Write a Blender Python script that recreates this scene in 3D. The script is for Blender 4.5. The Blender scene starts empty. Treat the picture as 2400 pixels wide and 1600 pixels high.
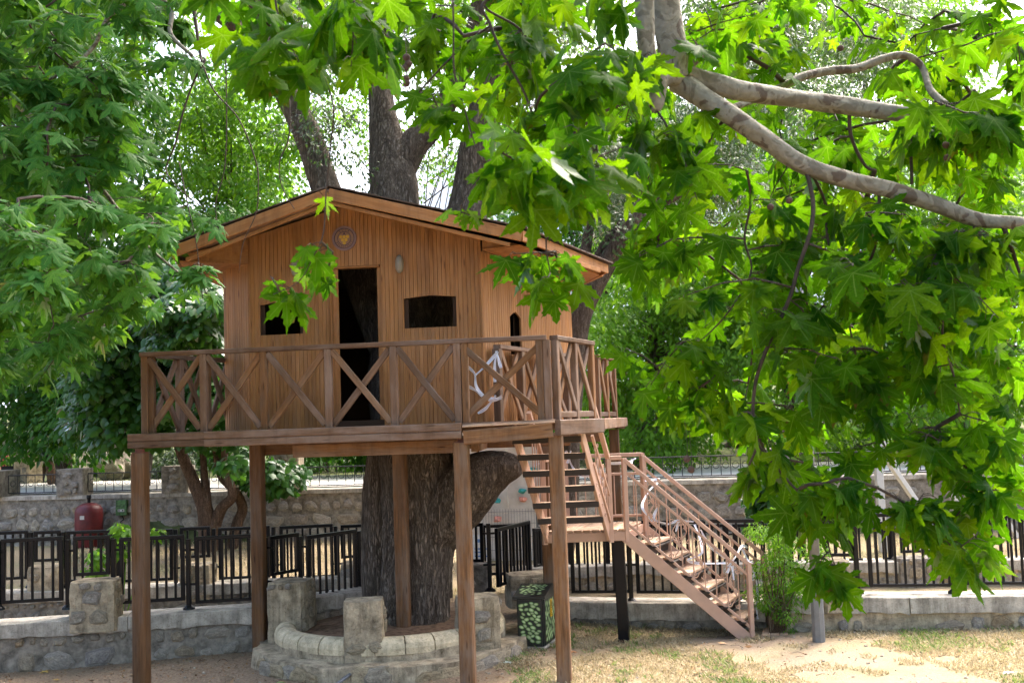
import bpy, bmesh, math, random
import numpy as np
from mathutils import Vector, Matrix, noise
from mathutils.geometry import delaunay_2d_cdt
random.seed(7); RNG = np.random.default_rng(11)
SC = bpy.context.scene; COL = SC.collection
V = Vector; UP = V((0, 0, 1)); rad = math.radians
# ------------------------------------------------------------------ camera, sky, sun, exposure
EYE = V((0, 0, 2.45)); FPX = 2530.0
cd = bpy.data.cameras.new('camera'); cam = bpy.data.objects.new('camera', cd); COL.objects.link(cam)
cd.sensor_width = 36; cd.lens = 36*FPX/2400; cd.clip_start = .05; cd.clip_end = 3000
CR = Matrix.Rotation(math.pi/2+math.atan(187/FPX), 4, 'X') @ Matrix.Rotation(-.034, 4, 'Z')
cam.matrix_world = Matrix.Translation(EYE) @ CR
cd.dof.use_dof = True; cd.dof.focus_distance = 11.3; cd.dof.aperture_fstop = 6.3
SC.camera = cam
w = bpy.data.worlds.new('World'); SC.world = w; w.use_nodes = True
nt = w.node_tree; bg = nt.nodes['Background']
sky = nt.nodes.new('ShaderNodeTexSky'); sky.sky_type = 'NISHITA'; sky.sun_disc = False
SUN_EL, SUN_AZ = 56, 38           # sun high behind the house, towards the right (azimuth from +Y towards +X)
sky.sun_elevation = rad(SUN_EL); sky.sun_rotation = rad(SUN_AZ); sky.air_density = 1.0; sky.dust_density = 7.0; sky.ozone_density = 1
nt.links.new(sky.outputs[0], bg.inputs[0]); bg.inputs[1].default_value = .15
sd = bpy.data.lights.new('sun', 'SUN'); sun = bpy.data.objects.new('sun', sd); COL.objects.link(sun)
sd.energy = 1.25; sd.angle = rad(14); sd.color = (1, .95, .87)
_s = V((math.sin(rad(SUN_AZ))*math.cos(rad(SUN_EL)), math.cos(rad(SUN_AZ))*math.cos(rad(SUN_EL)), math.sin(rad(SUN_EL))))
sun.rotation_euler = _s.to_track_quat('Z', 'Y').to_euler(); sun.location = (8, 10, 20)
vs = SC.view_settings; vs.view_transform = 'Standard'; vs.look = 'None'; vs.gamma = 1; vs.exposure = 2.58; vs.use_curve_mapping = False
SC.cycles.max_bounces = 7; SC.cycles.diffuse_bounces = 3; SC.cycles.glossy_bounces = 2; SC.cycles.transmission_bounces = 5
SC.cycles.transparent_max_bounces = 4; SC.cycles.use_denoising = True; SC.cycles.sample_clamp_indirect = 6
SC.cycles.caustics_reflective = False; SC.cycles.caustics_refractive = False

# ------------------------------------------------------------------ helpers
def at(px, py, Y):
    """world point at depth Y (metres ahead) seen at photo pixel px,py: used only to read positions off the photograph"""
    d = CR.to_3x3() @ V(((px-1200)/FPX, (800-py)/FPX, -1))
    return EYE + d*(Y/d.y)
def proj(p):
    q = CR.to_3x3().transposed() @ (V(p)-EYE)
    return (1200+FPX*q.x/-q.z, 800-FPX*q.y/-q.z, -q.z)
W = {}
def mesh(name, vs_, fs, mat=None, smooth=False, uv=None):
    m = bpy.data.meshes.new(name); m.from_pydata([tuple(v) for v in vs_], [], fs)
    if mat: m.materials.append(mat)
    if smooth: m.polygons.foreach_set('use_smooth', [True]*len(m.polygons))
    m.update(); return m
def npmesh(name, verts, tris, mat=None, smooth=False):
    m = bpy.data.meshes.new(name); n = len(tris)
    m.vertices.add(len(verts)); m.vertices.foreach_set('co', np.asarray(verts, 'f').ravel())
    m.loops.add(3*n); m.loops.foreach_set('vertex_index', np.asarray(tris, 'i').ravel())
    m.polygons.add(n); m.polygons.foreach_set('loop_start', np.arange(0, 3*n, 3, dtype='i'))
    if smooth: m.polygons.foreach_set('use_smooth', np.ones(n, bool))
    if mat: m.materials.append(mat)
    m.update(calc_edges=True); return m
def link(name, data, parent=None, M=None, label=None):
    o = bpy.data.objects.new(name, data); COL.objects.link(o)
    M = M or Matrix(); o.matrix_basis = M
    if parent is not None:
        o.parent = parent; o.matrix_parent_inverse = W[parent.name].inverted()
    W[o.name] = M.copy()
    if label: o['label'] = label
    return o
def tag(o, label, cat, group=None, kind=None):
    o['label'] = label; o['category'] = cat
    if group: o['group'] = group
    if kind: o['kind'] = kind
    return o
def thing(name, label, cat, loc=(0, 0, 0), group=None):
    o = link(name, None, None, Matrix.Translation(loc)); o.empty_display_size = .2
    return tag(o, label, cat, group)
def structure(o): o['kind'] = 'structure'; return o
def stuff(o): o['kind'] = 'stuff'; return o
def frame(a, b, up=UP):
    x = (b-a).normalized(); y = up.cross(x)
    if y.length < 1e-4: y = V((1, 0, 0)).cross(x)
    y.normalize(); z = x.cross(y)
    M = Matrix((x, y, z)).transposed().to_4x4(); M.translation = a; return M
BARS = {}
def barmesh(L, w_, h, mat, ch):
    k = (round(L, 3), round(w_, 3), round(h, 3), mat.name, ch)
    if k in BARS: return BARS[k]
    c = min(ch, w_*.3, h*.3); a, b = w_/2, h/2
    prof = [(-a+c, -b), (a-c, -b), (a, -b+c), (a, b-c), (a-c, b), (-a+c, b), (-a, b-c), (-a, -b+c)]
    vs_ = [(0, y, z) for y, z in prof]+[(L, y, z) for y, z in prof]
    fs = [[i, (i+1) % 8, 8+(i+1) % 8, 8+i][::-1] for i in range(8)]+[list(range(8)), list(range(15, 7, -1))]
    BARS[k] = mesh('bar', vs_, fs, mat); return BARS[k]
def bar(name, a, b, w_, h, mat, parent=None, up=UP, ch=.006, label=None):
    a, b = V(a), V(b)
    return link(name, barmesh((b-a).length, w_, h, mat, ch), parent, frame(a, b, up), label)
def smoothpath(pts, sub=6):
    P = [V(p) for p in pts]; out = []
    for i in range(len(P)-1):
        p0 = P[max(i-1, 0)]; p1 = P[i]; p2 = P[i+1]; p3 = P[min(i+2, len(P)-1)]
        for k in range(sub):
            t = k/sub
            out.append(.5*((2*p1)+(p2-p0)*t+(2*p0-5*p1+4*p2-p3)*t*t+(3*p1-p0-3*p2+p3)*t**3))
    out.append(P[-1]); return out
def smoothvals(vals, sub):
    out = []
    for i in range(len(vals)-1): out += [vals[i]+(vals[i+1]-vals[i])*k/sub for k in range(sub)]
    return out+[vals[-1]]
def tube(path, rads, n=8, disp=None, cap=True, off=0):
    """verts, faces of a tapered tube; disp(s, angle) scales the radius"""
    vs_, fs = [], []; T = (path[1]-path[0]).normalized()
    u = T.orthogonal().normalized(); s = 0
    for i, p in enumerate(path):
        t = (path[min(i+1, len(path)-1)]-path[max(i-1, 0)]).normalized()
        u = (u-t*u.dot(t)).normalized(); v = t.cross(u)
        if i: s += (p-path[i-1]).length
        for j in range(n):
            a = 2*math.pi*j/n; r = rads[i]*(disp(s, a) if disp else 1)
            vs_.append(p+(u*math.cos(a)+v*math.sin(a))*r)
    for i in range(len(path)-1):
        for j in range(n):
            a = off+i*n+j; b = off+i*n+(j+1) % n
            fs.append([a, b, b+n, a+n])
    if cap:
        fs.append([off+j for j in range(n)][::-1]); fs.append([off+(len(path)-1)*n+j for j in range(n)])
    return vs_, fs
class MB:
    def __init__(s): s.v = []; s.f = []
    def add(s, vs_, fs):
        o = len(s.v); s.v += [V(v) for v in vs_]; s.f += [[i+o for i in f] for f in fs]; return s
    def tube(s, path, rads, n=8, sub=1, disp=None):
        path = [V(p) for p in path]
        if not hasattr(rads, '__len__'): rads = [rads]*len(path)
        if sub > 1: rads = smoothvals(list(rads), sub); path = smoothpath(path, sub)
        vs_, fs = tube(path, rads, n, disp); return s.add(vs_, fs)
    def box(s, a, b, w_, h, up=UP):
        a, b = V(a), V(b); M = frame(a, b, up); L = (b-a).length
        vs_ = [M @ V((x, y*w_/2, z*h/2)) for x in (0, L) for y in (-1, 1) for z in (-1, 1)]
        return s.add(vs_, [[0, 1, 3, 2], [4, 6, 7, 5], [0, 4, 5, 1], [2, 3, 7, 6], [0, 2, 6, 4], [1, 5, 7, 3]])
    def prism(s, poly, z0, z1):
        n = len(poly); vs_ = [(p[0], p[1], z0) for p in poly]+[(p[0], p[1], z1) for p in poly]
        return s.add(vs_, [list(range(n))[::-1], list(range(n, 2*n))]+[[i, (i+1) % n, n+(i+1) % n, n+i] for i in range(n)])
    def mesh(s, name, mat, smooth=False): return mesh(name, s.v, s.f, mat, smooth)
    def build(s, name, mat, parent=None, smooth=False, label=None): return link(name, s.mesh(name, mat, smooth), parent, None, label)

# ------------------------------------------------------------------ materials
def newmat(name):
    m = bpy.data.materials.new(name); m.use_nodes = True; t = m.node_tree
    return m, t, t.nodes['Principled BSDF']
def N(t, typ, **kw):
    n = t.nodes.new('ShaderNode'+typ)
    for k, v in kw.items():
        if k.startswith('i_'):
            k = k[2:]; n.inputs[int(k) if k.isdigit() else k].default_value = v
        else: setattr(n, k, v)
    return n
def L(t, a, ao, b, bi): t.links.new(a.outputs[ao], b.inputs[bi])
def ramp(t, stops):
    n = t.nodes.new('ShaderNodeValToRGB'); e = n.color_ramp.elements
    while len(e) > 1: e.remove(e[-1])
    e[0].position, e[0].color = stops[0][0], (*stops[0][1], 1)
    for p, c in stops[1:]: q = e.new(p); q.color = (*c, 1)
    return n
def coords(t, kind='Object', scale=(1, 1, 1), rnd=True):
    tc = N(t, 'TexCoord'); mp = N(t, 'Mapping'); mp.inputs['Scale'].default_value = scale
    if rnd:
        oi = N(t, 'ObjectInfo'); mu = N(t, 'Math', operation='MULTIPLY', i_1=37.); L(t, oi, 'Random', mu, 0)
        ad = N(t, 'VectorMath', operation='ADD'); L(t, tc, kind, ad, 0); L(t, mu, 0, ad, 1); L(t, ad, 0, mp, 'Vector')
    else: L(t, tc, kind, mp, 'Vector')
    return mp
def mix(t, fac, a, b, typ='MIX'):
    n = N(t, 'MixRGB', blend_type=typ)
    for k, x in ((0, fac), (1, a), (2, b)):
        if isinstance(x, tuple) and hasattr(x[0], 'outputs'): t.links.new(x[0].outputs[x[1]], n.inputs[k])
        elif isinstance(x, tuple): n.inputs[k].default_value = (*x, 1)
        else: n.inputs[k].default_value = x
    return n
def bump(t, bs, src, dist, strength=1):
    b = N(t, 'Bump', i_Strength=strength, i_Distance=dist); t.links.new(src[0].outputs[src[1]], b.inputs['Height']); L(t, b, 0, bs, 'Normal')
def wood(name, dark, mid, light, grey=None, greyamt=.4, rough=.6, scale=1, var=.35):
    m, t, bs = newmat(name)
    mp = coords(t, 'Object', (1.3*scale, 22*scale, 22*scale))
    n1 = N(t, 'TexNoise', i_Scale=2.2, i_Detail=6, i_Roughness=.62); L(t, mp, 0, n1, 'Vector')
    r = ramp(t, [(.28, dark), (.5, mid), (.72, light)]); L(t, n1, 0, r, 0)
    mp2 = coords(t, 'Object', (1.2, 4, 4)); n2 = N(t, 'TexNoise', i_Scale=1.7, i_Detail=5, i_Roughness=.65); L(t, mp2, 0, n2, 'Vector')
    c = r
    if grey:
        rr = ramp(t, [(.42, (0, 0, 0)), (.62, (1, 1, 1))]); L(t, n2, 0, rr, 0)
        ml = N(t, 'Math', operation='MULTIPLY', i_1=greyamt); L(t, rr, 0, ml, 0)
        c = mix(t, (ml, 0), (r, 0), grey)
    oi = N(t, 'ObjectInfo'); mr = N(t, 'MapRange', i_3=1-var, i_4=1+var*.6); L(t, oi, 'Random', mr, 0)
    gp_ = N(t, 'NewGeometry'); mpw = N(t, 'Mapping'); mpw.inputs['Scale'].default_value = (5, 5, .8); L(t, gp_, 'Position', mpw, 'Vector')
    nw = N(t, 'TexNoise', i_Scale=1., i_Detail=7, i_Roughness=.7); L(t, mpw, 0, nw, 'Vector'); rw = ramp(t, [(.3, (.62, .6, .58)), (.5, (1, 1, 1)), (.72, (1.18, 1.16, 1.15))]); L(t, nw, 0, rw, 0)
    c = mix(t, 1., (c, 0), (rw, 0), 'MULTIPLY')
    kn = N(t, 'TexVoronoi', i_Scale=1.); mk = coords(t, 'Object', (2.2, 14, 14)); L(t, mk, 0, kn, 'Vector'); rk = ramp(t, [(.05, (.4, .34, .3)), (.13, (1, 1, 1))]); L(t, kn, 'Distance', rk, 0)
    c = mix(t, 1., (c, 0), (rk, 0), 'MULTIPLY')
    hs = N(t, 'HueSaturation'); L(t, c, 0, hs, 'Color'); L(t, mr, 0, hs, 'Value')
    L(t, hs, 0, bs, 'Base Color'); bs.inputs['Roughness'].default_value = rough; bs.inputs['Specular IOR Level'].default_value = .22
    bump(t, bs, (n1, 0), .003, .6); return m
def plain(name, c, rough=.5, metal=0, var=.12, sc=8, bmp=.0, spec=.5, streak=0):
    m, t, bs = newmat(name); mp = coords(t, 'Object', (1, 1, 1)); n = N(t, 'TexNoise', i_Scale=sc, i_Detail=5, i_Roughness=.65); L(t, mp, 0, n, 'Vector')
    r = ramp(t, [(.3, tuple(x*(1-var*2) for x in c)), (.7, tuple(min(1, x*(1+var)) for x in c))]); L(t, n, 0, r, 0); c_ = r
    if streak:   # rain streaks and splash dirt fixed to the thing
        g_ = N(t, 'NewGeometry'); m2 = N(t, 'Mapping'); m2.inputs['Scale'].default_value = (9, 9, 1.1); L(t, g_, 'Position', m2, 'Vector')
        ns = N(t, 'TexNoise', i_Scale=1., i_Detail=8, i_Roughness=.75); L(t, m2, 0, ns, 'Vector'); rs_ = ramp(t, [(.33, (1-streak, 1-streak*1.02, 1-streak*1.08)), (.52, (1, 1, 1)), (.75, (1.12, 1.12, 1.1))]); L(t, ns, 0, rs_, 0)
        n3 = N(t, 'TexNoise', i_Scale=55., i_Detail=4, i_Roughness=.7); L(t, mp, 0, n3, 'Vector'); r3 = ramp(t, [(.32, (.6, .58, .55)), (.46, (1, 1, 1))]); L(t, n3, 0, r3, 0)
        c_ = mix(t, 1., (mix(t, 1., (r, 0), (rs_, 0), 'MULTIPLY'), 0), (r3, 0), 'MULTIPLY')
    L(t, c_, 0, bs, 'Base Color')
    bs.inputs['Roughness'].default_value = rough; bs.inputs['Metallic'].default_value = metal; bs.inputs['Specular IOR Level'].default_value = spec
    if bmp: bump(t, bs, (n, 0), bmp)
    return m
def stone(name, cols, sc=3., bmp=.012, mott=14):
    m, t, bs = newmat(name); mp = coords(t, 'Object', (1, 1, 1))
    oi = N(t, 'ObjectInfo'); r = ramp(t, [((i+.01)/len(cols), c) for i, c in enumerate(cols)]); L(t, oi, 'Random', r, 0)
    n = N(t, 'TexNoise', i_Scale=mott, i_Detail=8, i_Roughness=.7); L(t, mp, 0, n, 'Vector')
    n2 = N(t, 'TexNoise', i_Scale=sc, i_Detail=4, i_Roughness=.6); L(t, mp, 0, n2, 'Vector')
    r1 = ramp(t, [(.3, (.45, .43, .42)), (.55, (1, 1, 1)), (.75, (1.35, 1.33, 1.3))]); L(t, n, 0, r1, 0)
    a = mix(t, 1., (r, 0), (r1, 0), 'MULTIPLY')
    r2 = ramp(t, [(.4, (.75, .72, .68)), (.65, (1.15, 1.12, 1.05))]); L(t, n2, 0, r2, 0)
    b = mix(t, 1., (a, 0), (r2, 0), 'MULTIPLY'); b = mix(t, 1., (b, 0), (1.06, 1., .9), 'MULTIPLY'); L(t, b, 0, bs, 'Base Color'); bs.inputs['Roughness'].default_value = .9
    bs.inputs['Specular IOR Level'].default_value = .2
    bump(t, bs, (n, 0), bmp); return m
def bark(name, dark, mid, light, sx=11, sz=1.5, dist=.03):
    m, t, bs = newmat(name); mp = coords(t, 'Object', (sx, sx, sz), rnd=False)
    n = N(t, 'TexNoise', i_Scale=1.5, i_Detail=8, i_Roughness=.68, i_Distortion=.6); L(t, mp, 0, n, 'Vector')
    mw = N(t, 'VectorMath', operation='MULTIPLY_ADD'); mw.inputs[1].default_value = (1.6, 1.6, 1.6); L(t, n, 'Color', mw, 0); L(t, mp, 0, mw, 2)
    vo = N(t, 'TexVoronoi', feature='DISTANCE_TO_EDGE', i_Scale=3.4); L(t, mw, 0, vo, 'Vector')
    r = ramp(t, [(.3, dark), (.5, mid), (.7, light)]); L(t, n, 0, r, 0)
    rv = ramp(t, [(.0, (.5, .48, .45)), (.2, (1, 1, 1))]); L(t, vo, 0, rv, 0)
    c = mix(t, 1., (r, 0), (rv, 0), 'MULTIPLY'); L(t, c, 0, bs, 'Base Color')
    bs.inputs['Roughness'].default_value = .92; bs.inputs['Specular IOR Level'].default_value = .15
    ad = N(t, 'Math', operation='ADD'); L(t, n, 0, ad, 0); L(t, rv, 0, ad, 1); bump(t, bs, (ad, 0), dist); return m
def leafmat(name, cols, trans, tf=.5, gloss=.35, rough=.42, vein=False, yellow=0):
    m, t, bs = newmat(name); t.nodes.remove(bs); out = t.nodes['Material Output']
    ge = N(t, 'NewGeometry'); oi = N(t, 'ObjectInfo'); ad = N(t, 'Math', operation='ADD'); L(t, ge, 'Random Per Island', ad, 0); L(t, oi, 'Random', ad, 1)
    fr = N(t, 'Math', operation='FRACT'); L(t, ad, 0, fr, 0)
    stops = [(i/max(1, len(cols)-1)*(.993 if yellow else 1), c) for i, c in enumerate(cols)]
    if yellow: stops += [(.999, (.3, .2, .03))]
    r = ramp(t, stops); L(t, fr, 0, r, 0)
    k = [tuple(min(1, a*b) for a, b in zip(c, trans)) for c in cols]
    r2 = ramp(t, [(i/max(1, len(k)-1), c) for i, c in enumerate(k)]); L(t, fr, 0, r2, 0)
    c1, c2 = (r, 0), (r2, 0)
    if vein:
        at_ = N(t, 'Attribute', attribute_name='vein'); rv = ramp(t, [(.86, (0, 0, 0)), (.97, (1, 1, 1))]); L(t, at_, 'Fac', rv, 0)
        mv = N(t, 'Math', operation='MULTIPLY', i_1=.5); L(t, rv, 0, mv, 0)
        mp = coords(t, 'Object', (1, 1, 1)); nn = N(t, 'TexNoise', i_Scale=22., i_Detail=4); L(t, mp, 0, nn, 'Vector')
        rn = ramp(t, [(.3, (.72, .72, .7)), (.7, (1.2, 1.2, 1.1))]); L(t, nn, 0, rn, 0)
        a = mix(t, 1., c1, (rn, 0), 'MULTIPLY'); a = mix(t, (mv, 0), (a, 0), (.16, .26, .06)); c1 = (a, 0)
        b = mix(t, 1., c2, (rn, 0), 'MULTIPLY'); b = mix(t, (mv, 0), (b, 0), (.3, .5, .05)); c2 = (b, 0)
        n5 = N(t, 'TexNoise', i_Scale=16., i_Detail=3, i_Roughness=.6); L(t, mp, 0, n5, 'Vector'); rm = N(t, 'Math', operation='MULTIPLY_ADD', i_1=-.35); L(t, at_, 'Fac', rm, 0); L(t, n5, 0, rm, 2)
        r5 = ramp(t, [(.60, (0, 0, 0)), (.66, (.8, .8, .8))]); L(t, rm, 0, r5, 0)      # scorched patches near the margins
        c1 = (mix(t, (r5, 0), c1, (.13, .075, .025)), 0); c2 = (mix(t, (r5, 0), c2, (.16, .09, .02)), 0)
    df = N(t, 'BsdfDiffuse'); tr = N(t, 'BsdfTranslucent'); gl = N(t, 'BsdfGlossy', i_Roughness=rough)
    t.links.new(c1[0].outputs[0], df.inputs[0]); t.links.new(c2[0].outputs[0], tr.inputs[0])
    mx = N(t, 'MixShader', i_0=tf); L(t, df, 0, mx, 1); L(t, tr, 0, mx, 2)
    fn = N(t, 'Fresnel', i_IOR=1.42); mg = N(t, 'Math', operation='MULTIPLY', i_1=gloss*2); L(t, fn, 0, mg, 0)
    mx2 = N(t, 'MixShader'); L(t, mg, 0, mx2, 0); L(t, mx, 0, mx2, 1); L(t, gl, 0, mx2, 2); L(t, mx2, 0, out, 'Surface')
    return m
M_ = {}
M_['post'] = wood('timber_post', (.1, .047, .019), (.185, .09, .038), (.26, .134, .06), (.2, .145, .11), .65)
M_['rail'] = wood('timber_rail', (.1, .056, .034), (.165, .096, .06), (.23, .138, .088), (.235, .17, .14), .75)
M_['plank'] = wood('wall_plank', (.26, .11, .034), (.365, .165, .057), (.43, .21, .078), (.38, .205, .11), .45, rough=.55, var=.13)
M_['fascia'] = wood('fascia_board', (.26, .105, .032), (.36, .155, .053), (.44, .21, .08), (.39, .23, .13), .3, var=.12)
M_['floor'] = wood('floor_board', (.12, .07, .045), (.2, .12, .08), (.28, .18, .12), (.3, .22, .18), .6)
M_['tread'] = wood('tread_board', (.3, .18, .11), (.42, .27, .18), (.52, .36, .25), (.5, .38, .3), .5)
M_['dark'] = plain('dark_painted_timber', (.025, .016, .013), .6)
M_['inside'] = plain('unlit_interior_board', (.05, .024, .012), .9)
M_['shingle'] = plain('roof_felt', (.1, .065, .05), .95, var=.3, sc=30, bmp=.004)
M_['pink'] = plain('salmon_painted_steel', (.46, .29, .215), .42, var=.07, sc=5)
M_['black'] = plain('black_painted_steel', (.005, .0055, .008), .3, var=.2, spec=.25)
M_['iron'] = plain('thin_black_iron', (.015, .015, .016), .5)
M_['rust'] = plain('rusty_bracket', (.16, .05, .03), .7, var=.3, sc=20)
M_['concrete'] = plain('cast_concrete', (.46, .42, .36), .9, var=.25, sc=6, bmp=.004, spec=.2, streak=.5)
M_['coping'] = plain('cream_coping', (.64, .54, .37), .9, var=.2, sc=7, bmp=.004, spec=.2, streak=.35)
M_['mortar'] = plain('grey_mortar', (.26, .23, .19), .95, var=.35, sc=9, bmp=.015, spec=.1)
M_['mortar2'] = plain('buff_mortar', (.44, .365, .26), .95, var=.3, sc=8, bmp=.015, spec=.1, streak=.45)
STONES = [(.34, .34, .35), (.39, .37, .33), (.28, .28, .3), (.39, .36, .31), (.31, .29, .26), (.36, .36, .37), (.3, .3, .31), (.34, .27, .18), (.29, .29, .29), (.42, .4, .37), (.32, .33, .35), (.37, .36, .34), (.33, .32, .3)]
M_['stone'] = stone('rubble_stone', STONES)
M_['block'] = stone('pillar_stone', [(.38, .37, .35), (.35, .35, .36), (.39, .36, .3)], mott=9, bmp=.02)
M_['road'] = plain('pale_concrete_road', (.62, .59, .54), .9, var=.1, sc=3)
M_['pole'] = plain('galvanised_pole', (.19, .195, .2), .6, metal=.2, var=.12)
M_['polec'] = plain('concrete_pole', (.5, .46, .4), .85, var=.15)
M_['red'] = plain('red_painted_tank', (.12, .007, .01), .5, var=.2)
M_['white'] = plain('white_paint', (.5, .49, .47), .5, var=.06)
M_['panel'] = plain('pale_climbing_panel', (.6, .58, .54), .7, var=.08)
M_['lamp'] = plain('grey_lamp_glass', (.3, .27, .23), .45, var=.12)
M_['bark'] = bark('oak_bark', (.1, .08, .064), (.22, .178, .143), (.34, .285, .235))
M_['bark2'] = bark('grey_bark', (.06, .045, .035), (.15, .115, .09), (.25, .2, .165), sx=14, sz=3, dist=.015)
M_['bark3'] = bark('brown_bark', (.07, .045, .03), (.17, .11, .075), (.25, .175, .12), sx=14, sz=3, dist=.015)
def planebark():
    m, t, bs = newmat('plane_tree_bark'); mp = coords(t, 'Object', (1, 1, 1), rnd=False)
    n = N(t, 'TexNoise', i_Scale=9., i_Detail=3, i_Roughness=.5, i_Distortion=1.2); L(t, mp, 0, n, 'Vector')
    n2 = N(t, 'TexNoise', i_Scale=45., i_Detail=5); L(t, mp, 0, n2, 'Vector')
    r = ramp(t, [(.0, (.075, .05, .032)), (.40, (.1, .072, .048)), (.43, (.21, .185, .135)), (.55, (.24, .215, .16)), (.585, (.15, .128, .09)), (1, (.18, .155, .11))]); L(t, n, 0, r, 0)
    r2 = ramp(t, [(.3, (.8, .8, .8)), (.7, (1.1, 1.1, 1.1))]); L(t, n2, 0, r2, 0)
    c = mix(t, 1., (r, 0), (r2, 0), 'MULTIPLY'); L(t, c, 0, bs, 'Base Color'); bs.inputs['Roughness'].default_value = .75
    ad = N(t, 'Math', operation='ADD'); L(t, r, 0, ad, 0); L(t, n2, 0, ad, 1); bump(t, bs, (ad, 0), .006); return m
M_['pbark'] = planebark()
M_['twig'] = plain('twig_bark', (.055, .034, .022), .8, var=.3, sc=20)
LG = [(.009, .055, .003), (.018, .085, .004), (.012, .068, .003), (.028, .1, .004), (.01, .058, .005)]
M_['leafN'] = leafmat('plane_leaf_near', LG, (8.5, 4.3, .8), tf=.6, gloss=.035, vein=True, yellow=1)
M_['leafL'] = leafmat('plane_leaf_left', [(.024, .1, .018), (.042, .15, .03), (.032, .12, .022), (.06, .18, .028), (.024, .1, .022)], (3.8, 2.6, .7), tf=.46, gloss=.07, rough=.55, vein=True, yellow=1)
M_['leafM'] = leafmat('mulberry_leaf', [(.024, .085, .016), (.034, .11, .02), (.045, .13, .02)], (2.8, 2.6, .9), tf=.4, gloss=.4, rough=.36)
M_['leafO'] = leafmat('oak_leaf', [(.06, .1, .04), (.08, .125, .05), (.05, .09, .035), (.095, .14, .06)], (2., 2.2, 1.), tf=.4, gloss=.35)
M_['leafB'] = leafmat('far_leaf', [(.065, .17, .018), (.085, .2, .022), (.105, .22, .026), (.055, .15, .015)], (2.6, 2.3, .8), tf=.5, gloss=.12)
M_['leafD'] = leafmat('far_leaf_deep', [(.022, .085, .01), (.035, .11, .013), (.048, .13, .015)], (2., 1.9, .8), tf=.4, gloss=.15)
M_['ball'] = plain('brown_seed_ball', (.09, .05, .035), .9, sc=60, bmp=.004)
# ------------------------------------------------------------------ ground, terrace, road, hill
def smooth(a, b, x): t = max(0, min(1, (x-a)/(b-a))); return t*t*(3-2*t)
def gz(x, y):
    """ground height: flat yard, a step up behind the ledges, a gentle rise to the stone wall"""
    z = .04*noise.noise((x*.5, y*.5, 0))+.012*noise.noise((x*2.3, y*2.3, 3))
    z += .28*smooth(14.2, 20.0, y)+.12*smooth(12.2, 13.2, y)
    return z+.05*smooth(1, 5, x)*smooth(9, 12, y)
def groundmat():
    m, t, bs = newmat('yard_ground'); mp = coords(t, 'Object', (1, 1, 1), rnd=False)
    n1 = N(t, 'TexNoise', i_Scale=.9, i_Detail=6, i_Roughness=.62); L(t, mp, 0, n1, 'Vector')
    n2 = N(t, 'TexNoise', i_Scale=38., i_Detail=8, i_Roughness=.75); L(t, mp, 0, n2, 'Vector')
    n3 = N(t, 'TexNoise', i_Scale=6., i_Detail=6, i_Roughness=.7); L(t, mp, 0, n3, 'Vector')
    sx = N(t, 'SeparateXYZ'); L(t, mp, 0, sx, 0)
    dirt = ramp(t, [(.3, (.14, .098, .066)), (.5, (.29, .212, .145)), (.7, (.44, .34, .24))]); L(t, n2, 0, dirt, 0)
    straw = ramp(t, [(.25, (.18, .13, .08)), (.5, (.31, .24, .15)), (.75, (.4, .325, .21))]); L(t, n2, 0, straw, 0)
    sand = ramp(t, [(.25, (.215, .158, .112)), (.75, (.37, .288, .21))]); L(t, n2, 0, sand, 0)
    # straw lawn to the right and behind the ledges, bare dirt under the house
    gx = N(t, 'MapRange', i_1=-1.6, i_2=1.8); L(t, sx, 'X', gx, 0)
    gy = N(t, 'MapRange', i_1=14., i_2=15.); L(t, sx, 'Y', gy, 0)
    mxm = N(t, 'Math', operation='MAXIMUM'); L(t, gx, 0, mxm, 0); L(t, gy, 0, mxm, 1)
    a1 = N(t, 'Math', operation='ADD'); L(t, mxm, 0, a1, 0); L(t, n3, 0, a1, 1)
    m1 = ramp(t, [(.62, (0, 0, 0)), (.95, (1, 1, 1))]); sub = N(t, 'Math', operation='MULTIPLY', i_1=.75); L(t, a1, 0, sub, 0); L(t, sub, 0, m1, 0)
    c = mix(t, (m1, 0), (dirt, 0), (straw, 0))
    # worn path running from the foot of the stairs towards the viewer
    px_ = N(t, 'Math', operation='MULTIPLY_ADD', i_1=.42, i_2=-7.5); L(t, sx, 'Y', px_, 0)
    dd = N(t, 'Math', operation='ADD'); L(t, sx, 'X', dd, 0); L(t, px_, 0, dd, 1)
    ab = N(t, 'Math', operation='ABSOLUTE'); L(t, dd, 0, ab, 0)
    a2 = N(t, 'Math', operation='MULTIPLY_ADD', i_1=-1.0, i_2=.8); L(t, ab, 0, a2, 0)
    a3 = N(t, 'Math', operation='ADD'); L(t, a2, 0, a3, 0); L(t, n3, 0, a3, 1)
    m2 = ramp(t, [(.62, (0, 0, 0)), (.9, (1, 1, 1))]); L(t, a3, 0, m2, 0)
    yf = N(t, 'MapRange', i_1=12.6, i_2=12.2); L(t, sx, 'Y', yf, 0); mm = N(t, 'Math', operation='MULTIPLY'); L(t, m2, 0, mm, 0); L(t, yf, 0, mm, 1)
    c = mix(t, (mm, 0), (c, 0), (sand, 0))
    gr = ramp(t, [(.5, (0, 0, 0)), (.68, (.5, .5, .5))]); L(t, n1, 0, gr, 0)
    mg = N(t, 'Math', operation='MULTIPLY'); L(t, gr, 0, mg, 0); L(t, m1, 0, mg, 1)
    c = mix(t, (mg, 0), (c, 0), (.16, .19, .07))
    L(t, c, 0, bs, 'Base Color'); bs.inputs['Roughness'].default_value = .95; bs.inputs['Specular IOR Level'].default_value = .1
    bump(t, bs, (n2, 0), .02); return m
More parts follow.
